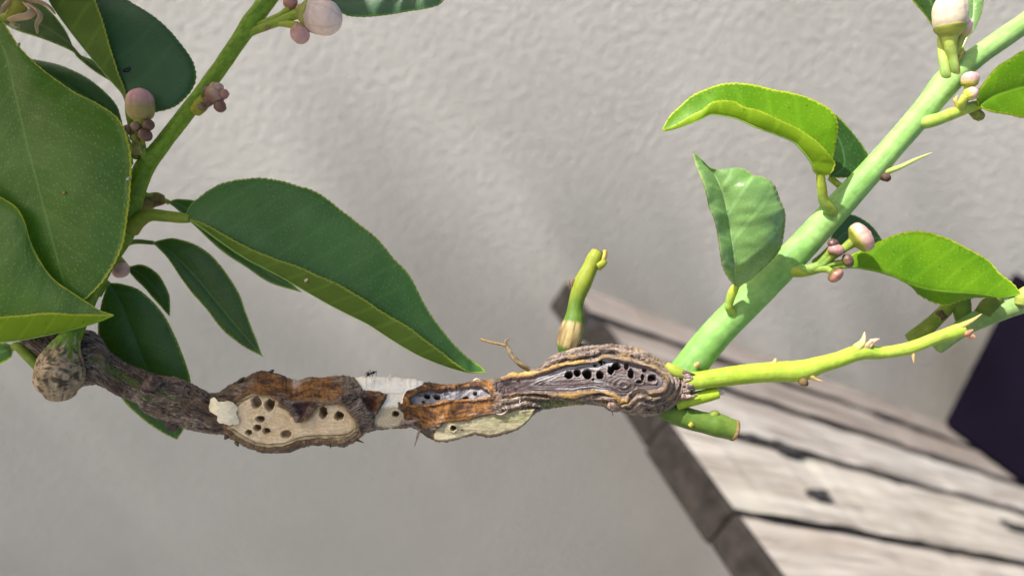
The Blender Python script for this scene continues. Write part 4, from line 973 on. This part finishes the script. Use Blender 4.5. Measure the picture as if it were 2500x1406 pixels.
# --- right-hand, sunlit leaves
leaf([R([-60,-70,-66,-60,-60], c1([(1800,1110),(1905,1085),(1945,880),(1992,640),(1990,530),(1940,425),(1850,350),(1700,280),(1500,215),(1300,178),(1100,130),(900,105),(700,120),(550,170),(400,240),(250,370),(150,470),(78,600)])),
      R([-64,-90,-96,-90,-60], c1([(1800,1112),(1735,1055),(1700,960),(1600,830),(1500,735),(1300,652),(1100,582),(900,492),(750,458),(600,442),(480,500),(350,550),(200,600),(78,628)])),
      R([-70,-100,-108,-102,-64], c1([(1805,1112),(1915,1085),(1958,985),(1940,935),(1880,860),(1800,770),(1700,690),(1550,590),(1400,520),(1250,450),(1100,390),(970,360),(870,302),(750,290),(620,310),(520,390),(400,450),(250,540),(82,622)]))],
     1, 'leaf_young', 'under_young', show=(0, 1), bulge=[-6, 4], teeth=2.8, tooth=12, wav=2, seed=13.0, label="bright yellow-green leaf folded lengthwise and arching to the left",
     petiole=([(2042,528,4,15),(2022,508,-24,14),(2010,485,-38,12),(2006,455,-52,11),(2003,424,-64,10)], (0.20,0.36,0.09), (0.36,0.40,0.03)))
leaf([R([10,15,10], [(2026,434),(2010,390),(1995,340),(1990,310),(1996,286)]), R([14,18,10], [(2026,434),(2060,405),(2050,345),(2020,305),(1996,286)]), R([15,25,10], [(2026,434),(2060,434),(2096,428),(2122,388),(2088,332),(2050,288),(2024,276),(1996,286)])],
     1, 'leaf_dark', 'under', show=(0, 1), bulge=[3, 3], seed=14.0, rib=False, label="dark shaded leaf behind the bright arching leaf", petiole=([(2072,470,14,8),(2048,452,26,8),(2026,434,42,7)], PG0, PG1))
leaf([R([-46,-110,-140,-150,-130], c2([(612,1338),(525,1230),(478,1130),(455,980),(430,820),(398,680),(348,560),(335,480),(290,330),(240,200),(196,50)])),
      R([-44,-90,-110,-118,-130], c2([(612,1338),(603,1200),(600,1100),(575,900),(540,680),(500,480),(450,350),(385,228),(300,140),(206,44)])),
      R([-42,-90,-128,-140,-120,-130], c2([(614,1338),(750,1262),(900,1130),(1020,1000),(1062,880),(1082,700),(1076,600),(1032,500),(1010,430),(960,340),(860,280),(780,268),(700,212),(580,198),(400,222),(310,140),(206,42)]))],
     1, 'leaf_gloss', 'under', show=(1, 1), bulge=[6, 26], teeth=1.8, tooth=14, wav=13, seed=15.0, label="glossy pale green upright leaf with bright reflections beside the thick shoot",
     petiole=([(1800,778,4,11),(1780,752,-22,10),(1781,738,-28,10),(1788,715,-38,11),(1797,698,-44,9)], (0.18,0.36,0.08), (0.40,0.48,0.04)))
leaf([R([-20,0,16,10,-28], c4b([(180,610),(360,570),(570,462),(790,360),(950,290),(1100,255),(1250,260),(1400,295),(1550,360),(1700,440),(1850,530),(1950,650),(2080,750),(2155,842)])),
      R([-18,-20,-24,-26,-30], c4b([(180,612),(400,600),(600,600),(900,662),(1050,738),(1250,800),(1500,830),(1750,850),(2000,886),(2155,848)])),
      R([-16,-2,10,0,-28], c4b([(182,614),(400,612),(600,606),(900,672),(1100,770),(1200,868),(1420,958),(1640,900),(1900,880),(2155,850)]))],
     1, 'leaf_young', 'under', show=(0, 1), bulge=[8, 2], teeth=3.0, tooth=16, wav=3, seed=16.0, label="vivid green sunlit leaf pointing right above the thin twig",
     petiole=([(1905,655,8,15),(1950,662,-12,15),(1985,660,-20,11),(2010,655,-22,8)], (0.18,0.34,0.08), (0.32,0.36,0.03)))
leaf([R([60,65,65], c4b([(330,420),(390,160),(520,95),(650,140),(760,230),(830,330)])), R([60,62,65], c4b([(335,425),(480,270),(640,280),(830,335)])), R([60,58,65], c4b([(340,430),(480,400),(650,400),(830,340)]))],
     1, 'leaf_blue', 'under', show=(0, 1), bulge=[3, 3], seed=17.0, rib=False, label="grey-green shaded leaf behind the sunlit pink bud", petiole=([(1990,640,14,8),(2008,625,36,8),(2026,606,58,7)], PG0, PG1))
leaf([R([0,0,0], [(2297,100),(2284,80),(2258,40),(2224,0),(2190,-40),(2170,-90)]), R([-6,-14,-10], [(2298,98),(2288,50),(2270,0),(2235,-50),(2170,-92)]), R([-8,-30,-20], [(2299,96),(2306,50),(2310,0),(2290,-50),(2170,-94)])],
     1, 'leaf_dark', 'under', show=(0, 1), bulge=[3, 3], seed=18.0, label="dark leaf rising behind the large white bud", petiole=([(2326,206,4,11),(2310,184,-20,11),(2304,150,-20,11),(2300,120,-12,10),(2297,92,-2,8)], (0.24,0.40,0.12), (0.45,0.50,0.10)))
leaf([R([40,40,40], [(2346,120),(2350,60),(2352,10),(2356,-60)]), R([38,36,38], [(2347,120),(2370,60),(2376,10),(2370,-60)]), R([36,32,36], [(2348,120),(2384,62),(2400,20),(2398,-20),(2376,-62)])],
     1, 'leaf_gloss', 'under', show=(0, 1), bulge=[3, 3], seed=19.0, label="pale leaf tip behind the large white bud", petiole=([(2340,168,10,7),(2344,145,24,7),(2347,118,38,6)], PG0, PG1))
leaf([R([-46,-56,-60], [(2388,258),(2384,232),(2400,204),(2430,166),(2470,140),(2510,122),(2600,130),(2700,230)]), R([-40,-44,-46], [(2389,260),(2420,238),(2460,224),(2510,212),(2600,205),(2700,232)]),
      R([-44,-40,-40], [(2390,262),(2420,274),(2460,281),(2510,290),(2600,280),(2700,234)])], 1, 'leaf_young', 'under', show=(0, 1), bulge=[6, 3], seed=20.0, label="leaf leaving the frame at the end of the short side twig")

# canopy of the same tree above the frame: it shades the left half of the branch
def canopy_leaf(target, dist, ang, length=820, width=400, seed=0.0):
    """a leaf between a shaded spot and the sun, built in plain 3-D"""
    c = P(np.array(target, float)) + SUN*dist
    e1 = np.cross(SUN, [0.3, 0.2, 1.0]); e1 /= np.linalg.norm(e1); e2 = np.cross(SUN, e1)
    d = math.cos(ang)*e1 + math.sin(ang)*e2; w = np.cross(SUN, d)
    d = d - 0.35*SUN*rng.uniform(-1, 1); w = w + 0.3*SUN*rng.uniform(-1, 1)
    N, C = 28, 13; s = np.linspace(0, 1, N); prof = np.sin(np.pi*s**0.85)**0.8*(1-0.15*s)
    u = np.linspace(-1, 1, C)
    V = c + (s[:, None, None]-0.5)*length*UN*d + (prof[:, None]*u)[..., None]*width*0.5*UN*w + (0.10*width*UN*(np.abs(u)**1.3)[None, :, None])*SUN
    V = V - (0.18*length*UN*(s-0.5)**2)[:, None, None]*SUN
    mm = np.zeros((N, C, 3)); mm[..., 0] = prof[:, None]*u*width*0.5*UN*1000; mm[..., 1] = (s*length*UN*1000)[:, None] + 40*seed
    ln = np.zeros((N, C, 3)); ln[..., 0] = u; ln[..., 1] = s[:, None]
    B = V - SUN*0.00025
    f1 = gridfaces(N, C); f2 = gridfaces(N, C, base=N*C)[:, ::-1]
    o = mesh("leaf", np.concatenate([V.reshape(-1, 3), B.reshape(-1, 3)]), np.concatenate([f1, f2]), [M['leaf_mid'], M['under']], tree, uv=np.concatenate([mm.reshape(-1, 3)]*2), uvn=np.concatenate([ln.reshape(-1, 3)]*2),
         midx=np.r_[np.zeros(len(f1)), np.ones(len(f2))].astype(int))
    return V[0].mean(0)
tips = []
for k, (tx, ty, dd, an) in enumerate([(60,250,.17,.3),(250,160,.185,2.0),(240,480,.175,2.7),(230,860,.17,.2),(420,900,.165,1.7),(520,640,.18,2.6),(620,480,.19,.9),(760,640,.175,1.9),
        (860,740,.18,2.5),(680,1010,.165,.4),(100,110,.20,1.4),(500,120,.19,1.0),(700,250,.20,2.3)]):
    tips.append(canopy_leaf((tx, ty, 0), dd, an, seed=30.0+k))
tips.append(canopy_leaf((90, 80, 150), .22, .8, seed=50.0)); tips.append(canopy_leaf((230, 175, 150), .23, 2.2, seed=51.0))
top_end = P(np.array([900.0, -470.0, -90.0]))
for p in tips:
    q = np.array([top_end*(1-t) + p*t + SUN*0.012*math.sin(math.pi*t) for t in np.linspace(0, 1, 12)])
    raw_tube("leaf_stalk", q, np.linspace(10, 5, 12)*UN, M['stem'], s_left, np.array((0.12, 0.22, 0.03)), 10)

# ================================================================== BUDS AND FLOWER
def bud(base, tip, rad, c_base, c_tip, split=0.5, calyx=None, stalk=None, name="flower_bud", parent=None, seed=0.0, groove=0.035, label=None, cap=0.3):
    b, t = np.array(base, float), np.array(tip, float); d = t - b
    prof = [(0.0, .45), (.07, .68), (.18, .88), (.33, .98), (.5, 1.0), (.64, .98), (.77, .89), (.87, .73), (.94, .53), (.98, .33), (1.0, .14)]
    path = [(*(b + d*s*0.97), rad*r) for s, r in prof]
    cb, ct = np.array(c_base), np.array(c_tip)
    def cf(S, T, x, y, z):
        w = sst(split-0.22, split+0.22, S + 0.035*np.cos(5*T+seed) + 0.12*fbm(x/9, y*2, z*2, 3))
        c = mixc(cb, ct, w); c = mixc(c, cb*0.8, np.exp(-(np.sin(2.5*T + seed)/0.12)**2)*0.35); return c*(1 + 0.10*fbm(x/5 + seed, y*4, z*4, 3))[..., None]
    lump = lambda S, T: 1 - groove*np.exp(-(np.sin(2.5*T + seed)/0.24)**2)*sst(0.15, 0.6, S)
    o = tube(name, path, M['petal'], parent or tree, cf, n=50, step=0.6, rough=0.05 if parent is None else 0.16, roundcap=cap, lump=lump, seed=seed)
    if label: o["label"] = label
    if calyx is not None and parent is None:
        cp = [(*(b + d*s), rad*r) for s, r in ((-0.10, .36), (-.02, .52), (.05, .70), (.11, .83), (.17, .915), (.21, .94))]
        tube("calyx", cp, M['stem'], o, solid(calyx, 0.2, 6, tuple(0.7*x for x in calyx)), n=30, step=0.8, rough=0.05, roundcap=0.1, lump=lambda S, T: 1 + 0.025*np.cos(5*T)*S)
    if stalk is not None:
        tube("stalk", stalk[0], M['stem'], o if parent is None else parent, stemcol((0.20, 0.36, 0.09) if base[0] > 1500 else (0.18, 0.30, 0.03), stalk[1]), n=18, step=1.2, rough=0.16)
    return o
BRN, BRN2 = (0.16, 0.085, 0.055), (0.26, 0.15, 0.11)
# left cluster
b1 = bud((344,296,-18), (341,214,-24), 33, (0.36,0.28,0.09), (0.66,0.33,0.34), 0.58, None, ([(362,404,18,10),(350,376,6,10),(344,340,-4,9),(345,312,-14,11),(344,294,-18,17),(344,282,-19,24)], (0.30,0.38,0.05)), seed=0.4, groove=0.09, label="pink-tipped bud with a brownish base beside the big speckled leaf")
for bx, by, tx, ty, r, cc in ((314,322,305,308,13,BRN),(334,320,330,297,13,BRN2),(357,312,369,298,14,BRN),(350,340,358,318,17,BRN),(330,340,322,330,10,(0.24,0.22,0.05))):
    bud((bx,by,-22), (tx,ty,-34), r, (0.20,0.13,0.05), cc, 0.3, parent=b1, name="small_bud", seed=bx*0.1, groove=0.05)
    tube("stalk", [(bx,by,-22,6),((bx+345)/2,(by+350)/2,-14,6),(345,362,0,6)], M['stem'], b1, stemcol((0.24,0.26,0.04),(0.30,0.34,0.05)), n=18, step=1.2, rough=0.18)
for q in range(4): tube("bud_scale", [(330+5*q,376,-6,5),(326+5*q,362,-14,4),(318+7*q,346,-18,1)], M['cork'], b1, solid((0.40,0.36,0.10),0.2,6), n=10, step=1.2, rough=0.1)
tube("leaf_scar", [(328,384,6,9),(338,362,-4,12),(346,350,-8,8)], M['stem'], b1, solid((0.17,0.24,0.03),0.2,6), n=16, step=1.5, rough=0.1)
# brown wrinkled cluster on the left shoot
b2 = bud((507,240,-20), (545,222,-26), 24, (0.24,0.12,0.08), (0.46,0.30,0.20), 0.5, parent=None, seed=1.2, groove=0.08, label="shrivelled brown bud cluster on the left shoot")
for bx, by, tx, ty, r, cc in ((508,232,505,212,12,BRN),(512,248,503,250,12,BRN),(530,252,545,268,14,(0.20,0.10,0.08)),(526,225,540,206,12,(0.50,0.34,0.24)),(535,235,556,226,12,(0.40,0.20,0.15)),(518,215,530,208,11,(0.42,0.27,0.2))):
    bud((bx,by,-22), (tx,ty,-36), r, BRN, cc, 0.4, parent=b2, name="small_bud", seed=bx*0.3, groove=0.06)
tube("leaf_scar", [(478,272,-4,14),(490,258,-12,17),(500,244,-16,15)], M['stem'], b2, solid((0.36,0.36,0.03),0.3,14), n=24, step=1.5, rough=0.06)
tube("leaf_scar", [(492,262,-24,11),(496,257,-29,9)], M['cork'], b2, solid((0.24,0.17,0.09),0.3,6), n=18, step=1, rough=0.1)
# pink bud at the top
b3 = bud((738,32,-14), (836,53,-20), 43, (0.55,0.42,0.34), (0.86,0.66,0.56), 0.35, (0.34,0.36,0.08), ([(606,80,8,11),(645,66,-2,10),(690,50,-6,11),(722,36,-12,12),(742,34,-14,16)], (0.34,0.42,0.05)), seed=0.9, groove=0.06, label="large pale pink bud at the top beside the left shoot")
bud((724,62,-16), (742,106,-20), 22, (0.42,0.24,0.14), (0.60,0.34,0.32), 0.4, parent=b3, name="small_bud", seed=2.0)
tube("stalk", [(610,76,8,9),(650,60,0,7),(690,58,-8,8),(726,64,-16,10)], M['stem'], b3, stemcol((0.30,0.40,0.05),(0.38,0.42,0.06)), n=18, step=1.2, rough=0.18)
bud((738,44,-10), (735,12,-6), 17, (0.34,0.33,0.08), (0.40,0.32,0.12), 0.6, parent=b3, name="small_bud", seed=2.6)
bud((706,22,-10), (712,-10,-12), 17, (0.42,0.20,0.14), (0.56,0.28,0.26), 0.4, parent=b3, name="small_bud", seed=2.9)
tube("stalk", [(614,66,8,8),(655,50,0,6),(684,36,-6,6),(706,22,-10,8)], M['stem'], b3, stemcol((0.30,0.40,0.05),(0.36,0.42,0.06)), n=18, step=1.2, rough=0.18)
for q in range(3): thorn(b3, [(652,62,-8,5),(650+3*q,70,-12,3),(645+5*q,78-2*q,-13,0.8)], solid((0.35,0.25,0.10)), "bud_scale")
# blurred pink bud and stub behind the big leaf
bud((284,640,110), (304,676,105), 21, (0.42,0.24,0.17), (0.62,0.38,0.34), 0.3, (0.24,0.16,0.06), ([(262,600,60,6),(272,618,90,6),(284,640,110,8)], (0.22,0.26,0.04)), seed=3.1, label="blurred pink bud half hidden behind the big leaf")
bs = tube("pruned_stub", [(332,520,44,13),(352,500,80,17),(376,488,100,18),(398,488,104,12)], M['cork'], tree, solid((0.20,0.20,0.03),0.4,12,(0.16,0.08,0.05)), n=20, step=2, rough=0.2); bs["label"] = "blurred brown-green stub behind the left shoot"
# right-hand clusters
b4 = bud((2084,590,-70), (2126,566,-84), 38, (0.34,0.33,0.06), (0.56,0.33,0.30), 0.34, (0.26,0.30,0.04), ([(1910,656,6,15),(1955,660,-14,14),(2000,648,-34,10),(2045,618,-56,9),(2084,590,-70,13)], (0.20,0.27,0.03)), seed=0.7, groove=0.06, label="sunlit pink bud between the thick shoot and the vivid green leaf")
for bx, by, tx, ty, r, cc in ((2036,622,2046,596,18,(0.42,0.22,0.22)),(2032,600,2034,586,12,(0.10,0.05,0.045)),(2058,640,2084,632,17,(0.13,0.07,0.06)),(2030,664,2052,682,19,(0.42,0.19,0.15))):
    bud((bx,by,-62), (tx,ty,-74), r, (0.12,0.09,0.03), cc, 0.4, parent=b4, name="small_bud", seed=bx*0.21, groove=0.04)
    tube("stalk", [(bx,by,-62,7),((bx+2005)/2,(by+650)/2,-48,8),(1985,658,-26,10),(1940,660,-8,10)], M['stem'], b4, stemcol((0.20,0.24,0.03),(0.18,0.34,0.07)), n=18, step=1.2, rough=0.18)
b5 = bud((2320,86,-40), (2319,-22,-54), 40, (0.58,0.48,0.36), (0.64,0.56,0.42), 0.35, (0.38,0.42,0.08), ([(2336,200,4,12),(2331,174,-22,11),(2326,140,-30,12),(2320,112,-36,14),(2320,86,-40,20)], (0.42,0.48,0.10)), seed=1.9, groove=0.05, label="large creamy white bud at the top right")
bud((2346,92,-24), (2364,44,-26), 17, (0.55,0.42,0.20), (0.72,0.46,0.46), 0.35, parent=b5, name="small_bud", seed=0.5)
tube("stalk", [(2340,190,0,8),(2334,158,-22,6),(2338,124,-24,6),(2346,92,-24,10)], M['stem'], b5, stemcol((0.40,0.46,0.08),(0.42,0.46,0.10)), n=18, step=1.2, rough=0.18)
for q in range(3): tube("bud_scale", [(2336,150,-26,5),(2344+4*q,136-4*q,-30,3.6),(2352+4*q,124+5*q,-30,1.2)], M['stem'], b5, solid((0.40,0.38,0.10),0.3,8,(0.2,0.12,0.05)), n=10, step=1.4, rough=0.1)
b6 = bud((2366,212,-44), (2371,174,-52), 20, (0.46,0.44,0.08), (0.56,0.32,0.32), 0.4, (0.40,0.42,0.07), ([(2352,268,-28,8),(2356,244,-36,8),(2366,212,-44,10)], (0.42,0.48,0.06)), seed=2.2, label="pair of small pink buds on the short side twig")
bud((2356,236,-56), (2388,222,-62), 15, (0.48,0.48,0.08), (0.58,0.38,0.34), 0.35, parent=b6, name="small_bud", seed=1.2)
tube("stalk", [(2346,266,-32,8),(2348,252,-48,9),(2356,236,-56,9)], M['stem'], b6, stemcol((0.42,0.48,0.06),(0.44,0.48,0.08)), n=18, step=1.2, rough=0.18)
for q in range(3): tube("bud_scale", [(2338,264,-36,4),(2334-2*q,246,-40,3),(2338-4*q,232+4*q,-40,0.8)], M['stem'], b6, solid((0.52,0.44,0.12),0.2,8), n=10, step=1.4)
tube("small_bud", [(2372,268,-20,11),(2390,284,-18,13),(2394,292,-18,8)], M['cork'], b6, solid((0.20,0.24,0.05),0.2,8), n=16, step=1.5)
# spent flower, top left
fl = tube("spent_flower", [(20,40,-10,9),(34,24,-14,12),(46,8,-18,17),(52,-14,-20,18),(56,-40,-20,10)], M['stem'], tree, solid((0.38,0.40,0.06),0.2,14,(0.30,0.28,0.05)), n=28, step=1.5, rough=0.04)
fl["label"] = "spent flower with curled tan petals at the top left corner"
for path in ([(60,8,-22,8),(78,26,-34,10),(70,38,-40,9),(45,44,-36,9),(22,50,-30,6)], [(70,12,-26,8),(92,28,-32,8),(98,42,-34,7),(90,60,-34,6),(91,82,-34,3)], [(62,2,-20,9),(92,4,-22,9),(118,16,-20,8),(134,34,-18,4)],
             [(44,-8,-24,8),(26,2,-30,8),(10,18,-32,7),(2,32,-32,4)], [(64,-6,-16,8),(100,-12,-14,8),(140,-22,-10,5)]):
    tube("dry_petal", path, M['petal'], fl, solid((0.58,0.42,0.25),0.3,14,(0.46,0.31,0.17)), n=18, step=1.5, rough=0.15, flat=0.5, seed=path[0][0]*0.1)
tube("stalk", [(-30,60,0,10),(0,46,-6,9),(22,40,-10,9)], M['stem'], fl, stemcol((0.20,0.28,0.04),(0.30,0.34,0.05)), n=18, step=1.2, rough=0.18)
tube("small_bud", [(30,62,-8,8),(42,64,-12,8),(46,66,-12,4)], M['cork'], fl, solid((0.36,0.34,0.18),0.2,8), n=14, step=1.2)

# ================================================================== SMALL THINGS
ant_base = P(np.array([903.0, 918.0, -50.0]))
ant = empty("ant", tuple(ant_base)); tag(ant, "tiny black ant standing on the fresh white cut edge of the gall", "ant")
blk = solid((0.010, 0.009, 0.009), 0.1, 5)
tube("body", [(915.5,908.5,-58,1.0),(913.5,909,-58,3.0),(911,910,-58,3.2),(909.3,910.6,-58,1.5),(907,911,-58,2.8),(904.6,911.4,-58,2.2),(902.8,912,-58,1.3),(900.5,913,-58,4.2),(898,914.4,-57,4.8),(896,916.2,-56,2.0)], M['insect'], ant, blk, n=18, step=0.6, roundcap=0.5)
for pth in ([(908,911,-60,.7),(910,914,-64,.7),(908,922,-58,.6)], [(906,911,-60,.7),(905,916,-65,.7),(902,923,-58,.6)], [(904,912,-60,.7),(899,918,-66,.7),(886,922,-60,.6)],
            [(908,910,-54,.7),(911,906,-50,.7),(917,909,-46,.6),(919,918,-46,.5)], [(906,910,-54,.7),(904,904,-50,.7),(901,906,-46,.6),(899,918,-44,.5)], [(903,911,-54,.7),(896,908,-50,.7),(889,916,-46,.5)]):
    tube("leg", pth, M['insect'], ant, blk, n=8, step=0.8)
for pth in ([(915,908,-60,.5),(918,905,-62,.45),(918,911,-64,.4)], [(915,908,-56,.5),(919,906,-54,.45),(920,912,-52,.4)]):
    tube("antenna", pth, M['insect'], ant, blk, n=6, step=0.8)
sp = tube("debris_speck", [(296,171,14,2.5),(304,174,11,4.5),(312,172,10,6),(318,167,11,4),(316,178,12,3)], M['insect'], None, solid((0.012,0.012,0.012)), n=14, step=0.8, rough=0.3)
tag(sp, "small black speck of debris on the dark bluish top-left leaf", "debris")
for (x, y, z, r, c, lab) in ((313,437,-50,6,(0.62,0.68,0.66),"white scale speck on the edge of the big speckled leaf"),(157,470,-58,4.5,(0.62,0.36,0.16),"tan fleck lying on the big speckled leaf"),
        (45,110,-24,6,(0.50,0.42,0.26),"ring-shaped tan scale near the top of the big speckled leaf"),(748,684,-18,6,(0.72,0.62,0.42),"cream fleck under the fold of the long central leaf")):
    o = tube("fleck", [(x-r*.6,y+r*.5,z,r*.4),(x,y,z-2,r*.75),(x+r*.6,y-r*.6,z,r*.4)], M['cut'], None, solid(c, 0.3, 4), n=14, step=0.7, rough=0.25, flat=0.8)
    tag(o, lab, "speck")

# ================================================================== unseen tree added out of frame, its leaves placed to darken the lower wall
wn_ = np.array([math.sin(math.radians(10)), -math.cos(math.radians(10)), 0.0]); wp_ = np.array([0, WALL_Y, 0])
def wallpoint(px, py):
    d = ((px-CX)/FPX)*R_ - ((py-CY)/FPX)*U_ + F_
    return CAM + d*(((wp_-CAM) @ wn_)/(d @ wn_))
r2 = np.random.default_rng(21)
V, Fc, MMv, LN = [], [], [], []
s_ = np.linspace(0, 1, 7); u_ = np.linspace(-1, 1, 5); prof_ = np.sin(np.pi*s_**0.85)**0.8
cnt = 0
while cnt < 620:
    px, py = r2.uniform(-250, 2500), r2.uniform(100, 1600)
    q = py - 0.10*(px-1250)
    w = 0.9*float(sst(450, 1250, np.array(q)))*(1 if px < 1800 else 0.2)
    w = max(w, 0.5*math.exp(-(((px-2230)/210)**2 + ((py-860)/230)**2)))
    if r2.uniform() > w: continue
    c = wallpoint(px, py) + SUN*r2.uniform(7.0, 11.0)
    d = r2.normal(size=3); d /= np.linalg.norm(d); ww = np.cross(d, r2.normal(size=3)); ww /= np.linalg.norm(ww); nn = np.cross(d, ww)
    L_, W_ = r2.uniform(0.07, 0.11), r2.uniform(0.035, 0.055)
    g = c + (s_[:, None, None]-0.5)*L_*d + (prof_[:, None]*u_)[..., None]*W_*0.5*ww + (0.12*W_*np.abs(u_)[None, :, None] - 0.1*L_*((s_-0.5)**2)[:, None, None]*4)*nn
    Fc.append(gridfaces(7, 5, base=cnt*35)); V.append(g.reshape(-1, 3))
    m_ = np.zeros((7, 5, 3)); m_[..., 0] = prof_[:, None]*u_*W_*500; m_[..., 1] = (s_*L_*1000)[:, None] + 13*cnt; MMv.append(m_.reshape(-1, 3))
    l_ = np.zeros((7, 5, 3)); l_[..., 0] = u_; l_[..., 2] = (1-np.abs(u_))*W_*500; LN.append(l_.reshape(-1, 3)); cnt += 1
V = np.vstack(V); cc = V.mean(0)
shade = empty("added_shade_tree", (cc[0]-0.3, cc[1]-0.2, 0.0)); tag(shade, "unseen leafy tree added to shade the lower part of the wall", "tree")
cr = mesh("crown", V, np.vstack(Fc), [M['leaf_mid']], shade, uv=np.vstack(MMv), uvn=np.vstack(LN))
b0 = np.array([cc[0]-0.3, cc[1]-0.2, 0.0]); tp_ = np.array([np.array([0.05*math.sin(3*t), 0.04*math.cos(4*t), 0]) + b0*(1-t) + cc*t + np.array([0, 0, 0.25*math.sin(math.pi*t)]) for t in np.linspace(0, 1, 26)])
raw_tube("trunk", tp_, np.linspace(0.11, 0.02, 26), M['bark'], shade, np.array((0.12, 0.09, 0.07)), 14)
for k in range(0, len(V), 35*14):
    e = V[k:k+35].mean(0); i0 = 15 + (k//490) % 10
    q = np.array([tp_[i0]*(1-t) + e*t for t in np.linspace(0, 1, 6)]); raw_tube("limb", q, np.linspace(0.014, 0.003, 6), M['bark'], shade, np.array((0.13, 0.11, 0.07)), 6)
